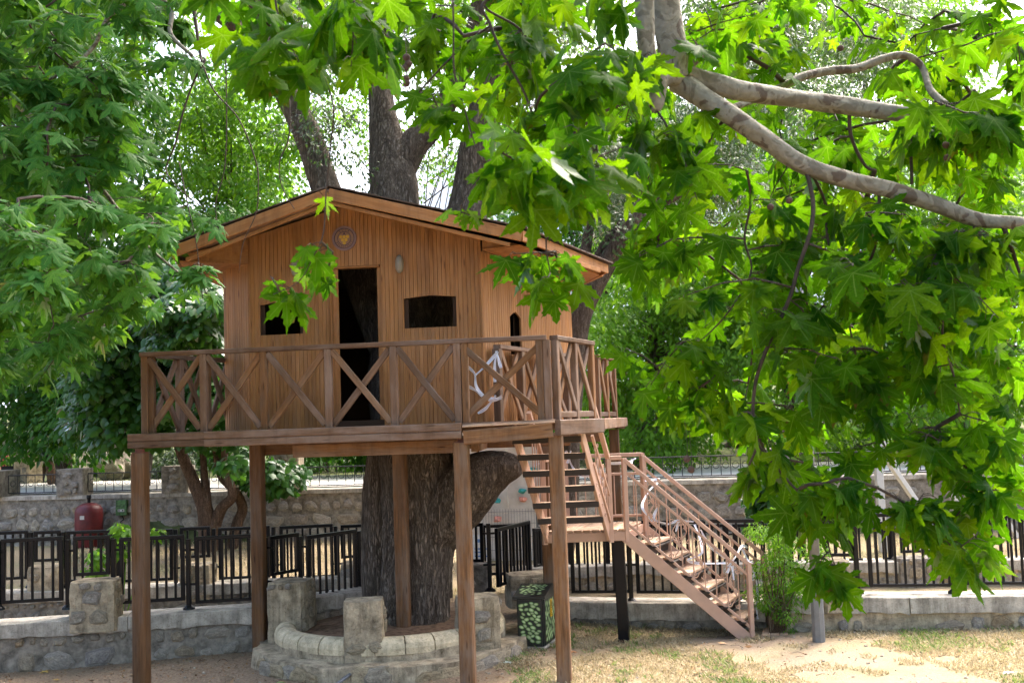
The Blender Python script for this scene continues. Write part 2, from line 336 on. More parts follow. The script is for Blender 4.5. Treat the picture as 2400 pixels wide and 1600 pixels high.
def grid(name, x0, x1, y0, y1, nx, ny, zf, mat):
    xs = np.linspace(x0, x1, nx); ys = np.linspace(y0, y1, ny)
    vs_ = [(x, y, zf(x, y)) for y in ys for x in xs]
    fs = [[j*nx+i, j*nx+i+1, (j+1)*nx+i+1, (j+1)*nx+i] for j in range(ny-1) for i in range(nx-1)]
    return structure(link(name, mesh(name, vs_, fs, mat, True)))
M_['ground'] = groundmat()
WALLY = lambda x: 20.9-.16*(x+9.8)          # front face of the far stone wall
grid('ground', -34, 34, -12, 25.5, 150, 130, lambda x, y: gz(x, y)-(.5 if y > WALLY(x)+.6 else 0), M_['ground'])
def terr(x, y):
    y2 = y-WALLY(x)
    z = 1.26+.03*noise.noise((x*.6, y*.6, 1))-(1.2 if y2 < .25 else 0)
    if y2 > 6.5: z += 3.2*smooth(6.5, 45, y2)+.35*noise.noise((x*.12, y*.12, 5))*smooth(7, 14, y2)
    return z
M_['terrace'] = plain('garden_soil_and_weeds', (.1, .115, .045), .95, var=.4, sc=3, bmp=.02, spec=.1)
grid('hill', -80, 80, 17, 110, 110, 100, terr, M_['terrace'])
rd = [(-34, .9), (34, .9), (34, 5.6), (-34, 5.6)]
def roadz(x, y): return 1.30
vs_ = []; n_ = 60
for i in range(n_+1):
    x = -34+68*i/n_
    for d in (1.3, 6.1): vs_.append((x, WALLY(x)+d, 1.31))
structure(link('road', mesh('road', vs_, [[2*i, 2*i+2, 2*i+3, 2*i+1] for i in range(n_)], M_['road'])))
M_['mount'] = plain('haze_toned_hillside', (.42, .46, .5), .95, var=.1, sc=.02, spec=.1)  # pale blue-grey colour stands in for haze over the distance
grid('mountain', -420, 420, 330, 620, 70, 30, lambda x, y: -5+(115+55*math.sin(x*.009+.9)+14*noise.noise((x*.02, y*.02, 0)))*smooth(330, 560, y), M_['mount'])

# ------------------------------------------------------------------ rubble stones
def stonemesh(seed, nn=8):
    r = random.Random(seed); ang = [2*math.pi*(i+r.uniform(-.3, .3))/nn for i in range(nn)]
    rr = [r.uniform(.8, 1.08) for _ in ang]; vs_ = []
    sq = r.uniform(2.2, 4)
    for a, q in zip(ang, rr):
        k = (abs(math.cos(a))**sq+abs(math.sin(a))**sq)**(-1/sq); vs_.append((k*q*math.cos(a)*.5, k*q*math.sin(a)*.5, -.2))
    for v in vs_[:nn]: vs_.append((v[0]*.97, v[1]*.97, .35+r.uniform(-.1, .1)))
    for v in vs_[:nn]: vs_.append((v[0]*r.uniform(.55, .75), v[1]*r.uniform(.55, .75), 1+r.uniform(-.35, .3)))
    vs_.append((r.uniform(-.1, .1), r.uniform(-.1, .1), 1.05+r.uniform(-.2, .3)))
    fs = []
    for k in (0, nn):
        for i in range(nn): fs.append([k+i, k+(i+1) % nn, k+nn+(i+1) % nn, k+nn+i])
    for i in range(nn): fs.append([2*nn+i, 2*nn+(i+1) % nn, 3*nn])
    return vs_, fs
SV = [stonemesh(i) for i in range(14)]
SM = [mesh('stone', v, f, M_['stone']) for v, f in SV]; SMK = [mesh('stone', v, f, M_['block']) for v, f in SV]
def stonefield(parent, O, ux, uy, wid, hgt, row, gap, depth, keep=lambda u, v: True, limit=300, rnd=None, fill=1., edge=0., SM=SM):
    """rubble laid in uneven rows on the rectangle O + u*ux + v*uy"""
    r = rnd or random.Random(int(wid*100)); uz = ux.cross(uy); lst = []; v = 0
    while v < hgt-.4*row:
        h = min(row*r.uniform(.8, 1.2), hgt-v); u = -r.random()*row*.6
        while u < wid:
            l = h*r.uniform(.8, 1.9); cu, cv = u+l/2, v+h/2+r.uniform(-.12, .12)*h
            if edge < cu-l*.4 and cu+l*.4 < wid-edge and keep(cu, cv) and r.random() < fill: lst.append((cu, cv, (l-gap)*r.uniform(.88, 1.02), (h-gap)*r.uniform(.85, 1.05)))
            u += l
        v += h
    def size(q):
        p = O+ux*q[0]+uy*q[1]; x, y, d = proj(p)
        return (q[2]*q[3]/d) if d > 0 and -60 < x < 2460 and -60 < y < 1660 else 0
    lst.sort(key=size, reverse=True); extra = MB()
    for i, (cu, cv, l, h) in enumerate(lst):
        k = r.randrange(len(SM)); a = r.uniform(-.25, .25)+(math.pi if r.random() < .5 else 0)
        ca, sa = math.cos(a), math.sin(a); X = (ux*ca+uy*sa)*l; Y = (uy*ca-ux*sa)*h; Z = uz*depth*r.uniform(.6, 1.3)
        M = Matrix((X, Y, Z)).transposed().to_4x4(); M.translation = O+ux*cu+uy*cv
        if i < limit and size((cu, cv, l, h)) > 0: link('stone', SM[k], parent, M)
        else: extra.add([M @ V(q) for q in SV[k][0]], SV[k][1])
    if extra.v: stuff(extra.build('small_stone', M_['stone'], parent))

# far retaining wall across the whole view, with a concrete cap
wx0, wx1 = -20, 18
wa, wb = V((wx0, WALLY(wx0), .0)), V((wx1, WALLY(wx1), .0)); wu = (wb-wa).normalized(); wn = wu.cross(UP)
fw = thing('stone_wall', 'long grey rubble stone retaining wall below the white road', 'wall', (wa+wb)/2)
MB().box(wa+UP*.65-wn*.25, wb+UP*.65-wn*.25, .5, 1.22).build('mortar_bed', M_['mortar'], fw)
MB().box(wa+UP*1.295-wn*.25, wb+UP*1.295-wn*.25, .56, .07).build('cap', M_['concrete'], fw)
stonefield(fw, wa+UP*.22, wu, UP, (wb-wa).length, 1.0, .23, .02, .03, keep=lambda u, v: u > 9.5 and u < 27, limit=300, rnd=random.Random(5))

# thin iron railing with rings on the wall, between stone pillars
def uw(px, d=0, z=1.33):
    """point above the far wall's cap line seen at photo column px"""
    lo, hi = wx0, wx1
    for _ in range(40):
        m_ = (lo+hi)/2
        if proj((m_, WALLY(m_)+.2+d, z))[0] < px: lo = m_
        else: hi = m_
    return V((lo, WALLY(lo)+.2+d, z))
pill = [(-95, 20), (145, 207), (388, 450), (640, 708), (1085, 1160), (1760, 1850), (2280, 2350), (2900, 2980), (3450, 3530)]
ring_m = None
GR = 'ring railings along the stone wall'
rl_names = ['at the far left edge beyond the black fence', 'behind the red tank and the left post', 'behind the multi-stemmed mulberry', 'seen between the mulberry and the great trunk', 'behind the wooden stairs and rail', 'at the right behind the swing frame', 'outside the picture just past the right edge', 'outside the picture far past the right edge']
for i in range(len(pill)-1):
    a, b = uw(pill[i][1]), uw(pill[i+1][0]); Ln = (b-a).length
    t = thing('iron_railing', 'thin black iron railing with rings '+rl_names[i], 'railing', a, GR)
    bar('rail', a+UP*.40, b+UP*.40, .022, .022, M_['iron'], t); bar('rail', a+UP*.06, b+UP*.06, .022, .022, M_['iron'], t)
    n = max(2, int(Ln/.165)); u = (b-a).normalized()
    if ring_m is None:
        ring_m = MB().tube([V((.055*math.cos(k*math.pi/8), 0, .055*math.sin(k*math.pi/8))) for k in range(17)], .006, 5).mesh('ring', M_['iron'])
        bm_ = barmesh(.34, .014, .014, M_['iron'], .003)
    for k in range(n+1):
        p = a+u*(Ln*k/n)
        link('bar', bm_, t, frame(p+UP*.06, p+UP*.40))
        if k < n:
            Mr = frame(p+u*(Ln/n/2), p+u*Ln); Mr.translation = p+u*(Ln/n/2)+UP*.24; link('ring', ring_m, t, Mr)
pl_names = ['at the far left edge', 'right of the red tank, seen above the wall', 'behind the mulberry stems', 'with a pale top, seen right of the rear left post', 'behind the stair treads', 'behind the shrub and lamp pole', 'at the far right behind the swing', 'just outside the picture at right', 'far outside the picture at right']
for i, (a, b) in enumerate(pill):
    A, B = uw(a), uw(b); c = (A+B)/2; wd = (B-A).length; z0 = 1.331; hh = .5 if i != 3 else .95
    t = thing('stone_pillar', 'square rubble stone pillar on the wall '+pl_names[i], 'pillar', c, 'pillars on the far stone wall')
    bar('core', V((c.x, c.y, z0)), V((c.x, c.y, z0+hh)), wd*.94, wd*.94, M_['mortar'] if i != 3 else M_['mortar2'], t, up=V((0, 1, 0)), ch=.02)
    O = V((c.x, c.y, z0))-wu*wd*.46+wn*wd*.47
    stonefield(t, O, wu, UP, wd*.92, hh, .17, .03, .03, rnd=random.Random(i))

# ------------------------------------------------------------------ low ledges, stone blocks
def ledge(label, pts, zt, zbase, wdt, cop=.15, row=.2, seed=1, fill=1., rough=True):
    P = [V((p[0], p[1], 0)) for p in pts]
    t = thing('low_wall', label, 'wall', P[len(P)//2])
    r = random.Random(seed)
    for a, b in zip(P, P[1:]):
        u = (b-a).normalized(); n = u.cross(UP); ln = (b-a).length; k = max(1, int(ln/1.5))
        # cap slabs cast in lengths, each with a slightly broken lower edge
        MB().box(a-n*wdt/2+UP*(zbase+zt-cop)/2, b-n*wdt/2+UP*(zbase+zt-cop)/2, wdt-.03, zt-cop-zbase+.001).build('mortar_bed', M_['mortar2'] if seed % 2 else M_['mortar'], t)
        for i in range(k):
            s0, s1 = a+u*(ln*i/k+.004), a+u*(ln*(i+1)/k-.004); nx = 14; vs_ = []; fs = []
            for q in range(nx+1):
                p = s0+(s1-s0)*q/nx; j = r.uniform(-.012, .012)
                for o, z in ((.02, zt-cop+j-(.015 if r.random() < .3 else 0)), (.02, zt-.008), (.012, zt+r.uniform(-.002, .002)), (-wdt, zt), (-wdt, zt-cop)): vs_.append(p+n*o+UP*z)
            for q in range(nx):
                for e in range(5): A = q*5+e; B = q*5+(e+1) % 5; fs.append([A, A+5, B+5, B])
            fs += [[4, 3, 2, 1, 0], [nx*5+e for e in range(5)]]
            link('cap_slab', mesh('cap_slab', vs_, fs, M_['concrete']), t)
        stonefield(t, a+UP*(zbase+.02)-n*.02, u, UP, ln, zt-cop-zbase-.02, row*1.15, .03, .028, rnd=r, fill=fill)
    return t
G = lambda px, py, Y: at(px, py, Y)
Lp = [(-9.5, 11.3), (at(0, 1437, 11.62).x, 11.62), (at(300, 1437, 11.88).x, 11.88), (at(600, 1437, 12.12).x, 12.12), (-2.1, 12.95), (-1.2, 13.6)]
ledge('low rubble wall with concrete cap under the black fence at left', Lp, .49, -.06, .38, cop=.15, seed=2)
ledge('low concrete capped wall behind the stairs and black post', [(.35, 13.0), (1.15, 12.75), (2.75, 12.35)], .31, -.05, .36, cop=.19, row=.14, seed=4, fill=.6)
ledge('low rubble wall with concrete cap at right behind the lawn', [(2.75, 12.2), (4.2, 11.86), (8, 11.4), (13, 11.0)], .41, -.03, .38, cop=.17, row=.19, seed=5, fill=.5)
def ledge2(label, pts, seed): return ledge(label, pts, .49, .1, .36, cop=.13, row=.16, seed=seed)
ledge2('second concrete capped wall beyond the ledge at left', [(-10, 13.8), (-5.4, 14.0), (-2.0, 14.3), (-.9, 14.6)], 6)
ledge2('second concrete capped wall beyond the stairs on the right', [(-.1, 14.6), (1.6, 14.6), (5, 14.0), (9, 13.6), (14, 13.2)], 7)

BLK = 'rough stone blocks between the fence panels'
def block(px0, px1, ytop, ybot, Y, dep, label, yaw=0, topslope=0):
    a, b = at(px0, ytop, Y), at(px1, ytop, Y); z1 = (a.z+b.z)/2; z0 = at((px0+px1)/2, ybot, Y).z
    wd = (b-a).length; c = V(((a.x+b.x)/2, Y+dep/2, z0)); r = random.Random(int(px0+7))
    t = thing('stone_block', label, 'stone block', c, BLK); R = Matrix.Rotation(yaw, 3, 'Z')
    vs_, fs = [], []; nx, nz = 6, 6; S = []
    for k in range(nz+1):
        ring = []
        for e in range(4*nx):
            s, q = divmod(e, nx); f = q/nx-.5
            x, y = [(f, -.5), (.5, f), (-f, .5), (-.5, -f)][s]
            ed = .93+.07*(1-max(0, (abs(f)-.33)/.17)) if abs(f) > .33 else 1
            jj = 1+.05*noise.noise((x*4+px0, y*4, k*.8)); tz = (1-.05*(k == nz))
            p = R @ V((x*wd*jj*ed*tz, y*dep*jj*ed*tz, 0)); ring.append(len(vs_)); vs_.append(V((c.x+p.x, c.y+p.y, z0-.05+(z1-z0+.05)*min(1, k/nz*1.02)-(.015 if k == nz else 0)+(.01*noise.noise((x*5, y*5, px0)) if k == nz else 0))))
        S.append(ring)
    for k in range(nz):
        for e in range(4*nx): fs.append([S[k][e], S[k][(e+1) % (4*nx)], S[k+1][(e+1) % (4*nx)], S[k+1][e]])
    vs_.append(V((c.x, c.y, z1))); fs += [[S[nz][e], S[nz][(e+1) % (4*nx)], len(vs_)-1] for e in range(4*nx)]
    link('core', mesh('core', vs_, fs, M_['mortar2'] if r.random() < .6 else M_['mortar'], False), t)
    h = z1-z0
    for s in ((0, 1) if wd > .2 else (0,)):
        ux = R @ (V((1, 0, 0)) if s == 0 else V((0, 1, 0))); nn = ux.cross(UP); wl = wd if s == 0 else dep
        O = V((c.x, c.y, z0))+nn*((dep if s == 0 else wd)/2+.002)-ux*wl*.44
        stonefield(t, O+UP*.02, ux, UP, wl*.88, h*.94, .16, .012, .018, rnd=r, fill=.9, edge=-.02, SM=SMK)
    return t
block(155, 263, 1361, 1470, 11.72, .42, 'grey stone block in the left low wall under a small fence panel', .1)
block(628, 720, 1362, 1500, 11.85, .42, 'buff stone block at the left end of the tree planter', -.25)
block(800, 893, 1406, 1540, 10.72, .34, 'tall stone block at the front of the round tree planter', .05)
block(1066, 1166, 1398, 1540, 11.1, .38, 'stone block at the right of the planter behind the middle post', .2)
block(1186, 1290, 1344, 1415, 13.1, .42, 'low stone block just behind the painted pickle box', .2)
block(60, 137, 1326, 1400, 14.0, .4, 'stone block far left on the second ledge')
block(417, 492, 1322, 1400, 14.1, .4, 'stone block on the second ledge between left post and rear left post')
block(795, 865, 1318, 1395, 14.3, .4, 'stone block on the second ledge just left of the trunk')
block(1070, 1146, 1322, 1385, 13.6, .4, 'stone block just right of the trunk behind the middle post', .15)
block(1928, 1992, 1312, 1425, 11.95, .42, 'stone block behind the grey lamp pole', .1)
block(2107, 2196, 1306, 1384, 13.95, .4, 'stone block seen through the right fence')

# ------------------------------------------------------------------ round planter of the big tree
PC = V((-1.42, 11.95, 0)); PR = 1.12
pt = thing('tree_planter', 'round rubble planter with cream coping around the great trunk', 'planter', PC)
def ringring(r0, r1, z0, z1, a0, a1, n, jit=0, seed=0):
    vs_, fs = [], []
    for i in range(n+1):
        a = a0+(a1-a0)*i/n
        for q, z in ((r0, z0), (r0, z1), (r1, z1), (r1, z0)):
            j = 1+jit*noise.noise((a*3, z*4+q*2, seed)); vs_.append(PC+V((math.cos(a)*q*j, math.sin(a)*q*j, z+(jit*.6*noise.noise((a*4, q, seed+3)) if z > .1 else 0))))
    for i in range(n):
        for e in range(4): A = i*4+e; B = i*4+(e+1) % 4; fs.append([A, B, B+4, A+4])
    fs += [[0, 3, 2, 1], [n*4, n*4+1, n*4+2, n*4+3]]; return vs_, fs
mb = MB(); mb.add(*ringring(.9, PR+.34, -.08, .16, rad(165), rad(385), 70, .06, 1)); mb.build('base_ring', M_['mortar2'], pt)
mb = MB(); mb.add(*ringring(.9, PR+.12, .1, .235, rad(165), rad(385), 70, .02, 4)); mb.build('footing', M_['mortar2'], pt)
M_['stoneb'] = stone('planter_stone', [(.36, .33, .27), (.4, .35, .26), (.3, .3, .31), (.44, .39, .3), (.36, .31, .23)]); SMB = [mesh('stone', v, f, M_['stoneb']) for v, f in SV]
rr_ = random.Random(3); nst = 30
for i in range(nst):                 # rubble faces pressed into the base ring
    a = rad(178+200*i/nst); q = PR+.325; ux = V((-math.sin(a), math.cos(a), 0)); nn = V((math.cos(a), math.sin(a), 0)); l = rr_.uniform(.16, .36); h = rr_.uniform(.13, .22)
    M = Matrix((ux*l, UP*h, nn*.028)).transposed().to_4x4(); M.translation = PC+nn*q*(1+.06*noise.noise((a*3, .1, 1)))+UP*rr_.uniform(.02, .09)
    link('stone', SMB[rr_.randrange(14)], pt, M)
nc = 15
for i in range(nc):                  # half-round coping stones with joints
    a0, a1 = rad(172+208*i/nc)+.006, rad(172+208*(i+1)/nc)-.006; vs_, fs = [], []; n = 5; pr = [(-.1, .22), (-.1, .32), (-.075, .355), (-.03, .375), (.03, .378), (.075, .36), (.11, .325), (.125, .28), (.122, .22)]
    for k in range(n+1):
        a = a0+(a1-a0)*k/n
        for o, z in pr: vs_.append(PC+V((math.cos(a)*(PR+o), math.sin(a)*(PR+o), z)))
    m_ = len(pr)
    for k in range(n):
        for e in range(m_): A = k*m_+e; B = k*m_+(e+1) % m_; fs.append([A, B, B+m_, A+m_])
    fs += [list(range(m_))[::-1], [n*m_+e for e in range(m_)]]
    link('coping_stone', mesh('coping_stone', vs_, fs, M_['coping']), pt)
jn = MB(); jn.add(*ringring(PR-.085, PR+.108, .22, .318, rad(172), rad(380), 60)); jn.add(*ringring(PR-.055, PR+.06, .3, .352, rad(172), rad(380), 60)); jn.build('joint_mortar', M_['mortar2'], pt)
vs_ = [PC+V((0, 0, .33))]; fs = []
for k in range(1, 9):
    for i in range(36):
        a = 2*math.pi*i/36; q = (PR-.06)*k/8; vs_.append(PC+V((math.cos(a)*q, math.sin(a)*q, .27+.06*(1-k/8)+.02*noise.noise((math.cos(a)*q*4, math.sin(a)*q*4, 2)))))
for i in range(36): fs.append([0, 1+i, 1+(i+1) % 36])
for k in range(7):
    for i in range(36): A = 1+k*36+i; B = 1+k*36+(i+1) % 36; fs.append([A, B, B+36, A+36][::1])
M_['soil'] = plain('planter_soil', (.2, .13, .085), .95, var=.3, sc=14, bmp=.015, spec=.1)
link('soil', mesh('soil', vs_, fs, M_['soil'], True), pt)
# ------------------------------------------------------------------ the tree house
ZF, ZR = 2.455, 3.25
th = thing('tree_house', 'brown plank tree house on posts with cross-braced balcony around a big trunk', 'tree house', (-1.4, 12.2, 0))
dA, dB, dC, dD = V((-3.768, 10.6, 0)), V((.374, 10.14, 0)), V((.868, 11.2, 0)), V((1.44, 14.4, 0))
dE, dF = V((-3.2, 12.25, 0)), V((-2.6, 15.6, 0)); dG = V((.9, 15.9, 0))
def z_(p, z): return V((p.x, p.y, z))
# edge beams (fascia)
def beam(a, b, z0, z1, wd=.06, mat='rail', name='edge_beam', z0b=None, z1b=None):
    za, zb = (z0+z1)/2, ((z0b if z0b is not None else z0)+(z1b if z1b is not None else z1))/2
    return bar(name, z_(a, za), z_(b, zb), wd, z1-z0, M_[mat], th, ch=.008)
fu = (dB-dA).normalized(); fn = fu.cross(UP)
xA = dA-fu*.0
pm = dA+fu*((at(1083, 990, 10.25)-dA).dot(fu)); pj = dA+fu*((at(482, 1000, 10.5)-dA).dot(fu))
beam(dA+fn*.03, pj+fn*.03-fu*.002, ZF-.075, ZF-.002, mat='rail'); beam(dA+fn*.03, pj+fn*.03-fu*.002, ZF-.142, ZF-.078, mat='rail')
beam(pj+fn*.032, pm+fn*.032, ZF-.075, ZF-.002, mat='rail'); beam(pj+fn*.032, pm+fn*.032, ZF-.15, ZF-.078, mat='rail')
beam(pm+fn*.03+fu*.02, dB+fn*.03-fu*.02, ZF-.21, ZF-.075, mat='post', z0b=ZF-.165, z1b=ZF-.03)
for k in range(3): beam(pm+fn*(.0-.03*k)+fu*.01, dB+fn*(0-.03*k), ZF-.045+.012*k, ZF-.032+.012*k, wd=.1, mat='tread', name='loose_board', z0b=ZF-.03+.01*k, z1b=ZF-.017+.01*k)
cn = (dC-dB).normalized().cross(UP)
beam(dB+cn*.03+V((0, .0, 0)), dC+cn*.03, ZF-.15, ZF-.004, mat='rail'); beam(dC+V((.03, 0, 0)), dD+V((.03, 0, 0)), ZF-.12, ZF-.005, mat='rail')
beam(dD, dG, ZF-.15, ZF-.004); beam(dG, dF, ZF-.15, ZF-.004); beam(dF, dE, ZF-.15, ZF-.004); beam(dE, dA+V((.03, .05, 0)), ZF-.15, ZF-.004)
# joists under the floor
for i, (p, q) in enumerate([((-2.2, 10.75), (-.55, 10.55)), ((-2.9, 12.2), (.6, 11.9)), ((-2.6, 13.6), (1.1, 13.4)), ((-2.0, 11.0), (-1.9, 15.3)), ((-.4, 10.6), (-.2, 15.3))]):
    bar('joist', V((*p, ZF-.225)), V((*q, ZF-.225)), .07, .13, M_['post'], th)
# floor boards: deck outline clipped in strips, left open over the stairs
def clip(poly, n, d, side):
    out = []
    for i in range(len(poly)):
        a, b = poly[i], poly[(i+1) % len(poly)]; da, db = side*(a.dot(n)-d), side*(b.dot(n)-d)
        if da >= 0: out.append(a)
        if da*db < 0: out.append(a+(b-a)*(da/(da-db)))
    return out
gS, gE = V((-.16, 11.22, 0)), V((.66, 13.2, 0))
hole_y = 11.12
pieces = [[dA, dB, dC, gS, V((-3.6, 11.22, 0))], [V((-3.6, 11.22, 0)), gS, gE, V((1.22, 13.2, 0)), dD, dG, dF, dE]]
nrm = V((-fu.y, fu.x, 0)); d0 = dA.dot(nrm)
for pc in pieces:
    dm, dM = min(p.dot(nrm) for p in pc), max(p.dot(nrm) for p in pc); k0, k1 = int((dm-d0)/.12)-1, int((dM-d0)/.12)+1
    for k in range(k0, k1+1):
        q = clip(clip(pc, nrm, d0+k*.12+.003, 1), nrm, d0+k*.12+.117, -1)
        if len(q) >= 3:
            mb = MB(); mb.prism([(p.x, p.y) for p in q], ZF-.03, ZF-.002+random.uniform(-.002, .002)); mb.build('floor_board', M_['floor'], th)
# support posts
def post(px0, px1, ytop, Y, base=-.1, wd=.135, lean=0, steel=True, name='support_post', up=V((.12, 1, 0))):
    a = at((px0+px1)/2, ytop, Y); zt = ZF-.19 if steel else ZF-.155
    b = bar(name, V((a.x, Y, base)), V((a.x, Y, zt)), wd, wd, M_['post'], th, up=up, ch=.012)
    if steel:
        bar('bracket', V((a.x-.0, Y, zt)), V((a.x, Y, ZF-.15)), .07, .07, M_['rust'], th, up=up)
        bar('bracket', V((a.x, Y, zt+.001)), V((a.x, Y, zt+.01)), .12, .12, M_['rust'], th, up=up)
    return b
post(307, 349, 1053, 10.5); post(1058, 1104, 1037, 10.28, wd=.14); post(1283, 1322, 1024, 10.25, wd=.135, steel=False)
post(584, 621, 1060, 12.1, wd=.14, steel=False); post(919, 954, 1060, 11.75, base=.25, wd=.14)
post(1263, 1291, 1060, 12.55, wd=.13); post(1430, 1452, 1060, 14.3, wd=.13, steel=False)

# railings: top rail, posts, crossed braces
def railing(a, b, stations, zr=ZR, zf=ZF, parent=th, wpost=.06, hw=.05, endposts=True, bottom=False, wbrace=.062):
    a, b = V((a.x, a.y, 0)), V((b.x, b.y, 0)); u = (b-a).normalized(); n = u.cross(UP)
    top = bar('railing', z_(a, zr-.02), z_(b, zr-.02), .085, .045, M_['rail'], parent)
    st = [a+(b-a)*s for s in stations]
    for i, p in enumerate(st):
        if (i in (0, len(st)-1)) and not endposts: continue
        bar('rail_post', z_(p, zf-.004), z_(p, zr-.044), wpost, wpost, M_['post'] if random.random() < .45 else M_['rail'], top, up=u)
    if bottom: bar('bottom_rail', z_(a, zf+.045), z_(b, zf+.045), .05, .06, M_['rail'], top)
    z0 = zf+(.075 if bottom else .006)
    for p, q in zip(st, st[1:]):
        p2, q2 = p+u*(wpost*.55), q-u*(wpost*.55)
        up_ = n
        bar('brace', z_(p2, zr-.06)+n*.016, z_(q2, z0+.02)+n*.016, .03, wbrace, M_['rail'] if random.random() < .7 else M_['post'], top, up=UP)
        bar('brace', z_(p2, z0+.02)-n*.016, z_(q2, zr-.06)-n*.016, .03, wbrace, M_['rail'] if random.random() < .5 else M_['post'], top, up=UP)
    return top
rA = dA+fu*((at(326, 900, 10.6)-dA).dot(fu))-fn*.06; rB = dB-fn*.06-fu*.055
def fs_(px): return ((at(px, 900, 10.6-(px-305)/995*.46)-dA).dot(fu)-(rA-dA).dot(fu))/(rB-rA).length
railing(rA, rB, [fs_(335), fs_(473), fs_(615), fs_(767), fs_(921), fs_(1071), fs_(1283)], wpost=.07)
for q in (rA+fu*.1+V((0, .02, 0)), rB-fu*.07, rA+fu*(fs_(1089)*(rB-rA).length)): bar('rail_post', z_(q, ZF), z_(q, ZR-.046), .065, .065, M_['post'], th, up=fu)
rC = dC-cn*.05
railing(rB+V((.07, .04, 0)), rC, [.03, .5, .97], wpost=.065, bottom=True)
r2a, r2b = at(1397, 842, 13.6), at(1438, 847, 14.3)
railing(r2a, r2b, [.03, .5, .97], bottom=True)
bar('corner_beam', z_(r2b, ZF-.08), z_(dD, ZF-.08), .06, .14, M_['rail'], th)
railing(gS, gE, [.0, .3, .6, .98], zr=ZR-.0, bottom=False, wpost=.08)
lsA = rA+V((.02, .1, 0)); lsB = V((-3.14, 12.05, 0))
railing(lsA, lsB, [.02, .36, .68, .98], wpost=.07)

# walls: tongued planks, every plank a piece
hP = [V((-3.165, 11.9, 0)), V((-2.775, 11.48, 0)), V((-.294, 11.2, 0)), V((.765, 13.9, 0)), V((-.2, 15.3, 0)), V((-2.7, 15.35, 0)), V((-3.1, 13.6, 0))]
apF = at(770, 440, 10.72)-UP*.0; apB = V((-1.35, 15.6, apF.z)); EZ = 4.345
eav = [V((-3.38, 10.84, EZ)), V((.11, 10.58, EZ)), V((1.18, 13.2, EZ)), V((.7, 15.6, EZ)), V((-3.1, 15.7, EZ)), V((-3.6, 11.9, EZ))]
def roofz(p):
    """underside of the roof above plan point p"""
    ax = (apB-apF); t = (V((p.x, p.y, 0))-V((apF.x, apF.y, 0))).dot(V((ax.x, ax.y, 0)))/ax.length_squared
    c = apF+ax*t; lat = V((p.x-c.x, p.y-c.y, 0)).length
    return apF.z-.06-lat*(apF.z-EZ)/1.86
PT = .018
def planks(P, Q, wall, pw, openings=(), zcap=None, mat='plank', z0=ZF, gr=.0028):
    """openings: (t0, t1, fn(t)->(zlo, zhi)); one object per board, split round the openings"""
    u = (Q-P).normalized(); n = u.cross(UP); Ln = (Q-P).length
    cuts = [0]; t = 0
    while t < Ln-.004: t = min(Ln, t+pw*random.uniform(.97, 1.03)); cuts.append(t)
    for t0, t1, f in openings:
        cuts = [c for c in cuts if min(abs(c-t0), abs(c-t1)) > pw*.3]+[t0, t1]
    cuts = sorted(cuts)
    for a, b in zip(cuts, cuts[1:]):
        if b-a < .008: continue
        spans = [[(z0, z0), (min(zcap, 9) if zcap else roofz(P+u*a), min(zcap, 9) if zcap else roofz(P+u*b))]]
        for t0, t1, f in openings:
            if a >= t0-1e-4 and b <= t1+1e-4:
                new = []
                for lo, hi in spans:
                    fa, fb = f(a), f(b)
                    if fa[0] > lo[0]+.02: new.append([lo, (fa[0], fb[0])])
                    if fa[1] < hi[0]-.02: new.append([(fa[1], fb[1]), hi])
                spans = new
        for lo, hi in spans:
            g = min(gr, (b-a)*.2); d = PT*random.uniform(.94, 1.06); zb = lo[0]
            M = Matrix((UP, u, n)).transposed().to_4x4(); M.translation = P+u*a+UP*zb; wd = b-a
            vs_ = [(0, 0, -.004), (lo[1]-zb, wd, -.004), (hi[1]-zb, wd, -.004), (hi[0]-zb, 0, -.004), (0, .0006, d-g), (lo[1]-zb, wd-.0006, d-g), (hi[1]-zb, wd-.0006, d-g), (hi[0]-zb, .0006, d-g),
                   (0, g, d), (lo[1]-zb, wd-g, d), (hi[1]-zb, wd-g, d), (hi[0]-zb, g, d)]
            fs = [[0, 3, 2, 1], [8, 9, 10, 11]]+[[i, (i+1) % 4, 4+(i+1) % 4, 4+i] for i in range(4)]+[[4+i, 4+(i+1) % 4, 8+(i+1) % 4, 8+i] for i in range(4)]
            link('plank', mesh('plank', vs_, fs, M_[mat]), wall, M)
def wallpart(P, Q):
    u = (Q-P).normalized(); n = u.cross(UP)
    mb = MB(); mb.box(z_(P, ZF+.03)-n*.04, z_(Q, ZF+.03)-n*.04, .06, .06)
    for e in (P+u*.03, Q-u*.03): mb.box(z_(e, ZF)-n*.04, z_(e, roofz(e)-.03)-n*.04, .05, .05, up=u)
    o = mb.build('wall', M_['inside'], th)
    return o
FW = wallpart(hP[1], hP[2]); hu = (hP[2]-hP[1]).normalized()
def hY(px): return 11.48-(px-592)/545*.28
def ht(px, py): p = at(px, py, hY(px)); return (p-hP[1]).dot(hu), p.z
d0_, _ = ht(782, 800); d1_, dz = ht(893, 620)
door = (d0_, d1_, lambda t: (ZF-.01, dz))
def gabwin(x0, x1, ytl, yap, ytr, ybl, ybr):
    t0, zl = ht(x0, ytl); t1, zr = ht(x1, ytr); tm, za = ht((x0+x1)/2, yap); _, zb = ht((x0+x1)/2, (ybl+ybr)/2)
    zl = zr = (zl+zr)/2
    return (t0, t1, lambda t: (zb, zl+(za-zl)*(1-abs(t-tm)/(t1-t0)*2)))
wR = gabwin(947, 1069, 700, 692, 695, 771, 764); wL = gabwin(610, 710, 716, 707, 711, 786, 782)
planks(hP[1], hP[2], FW, .0435, (door, wR, wL))
LW = wallpart(hP[0], hP[1]); planks(hP[0], hP[1], LW, .05, gr=.006)
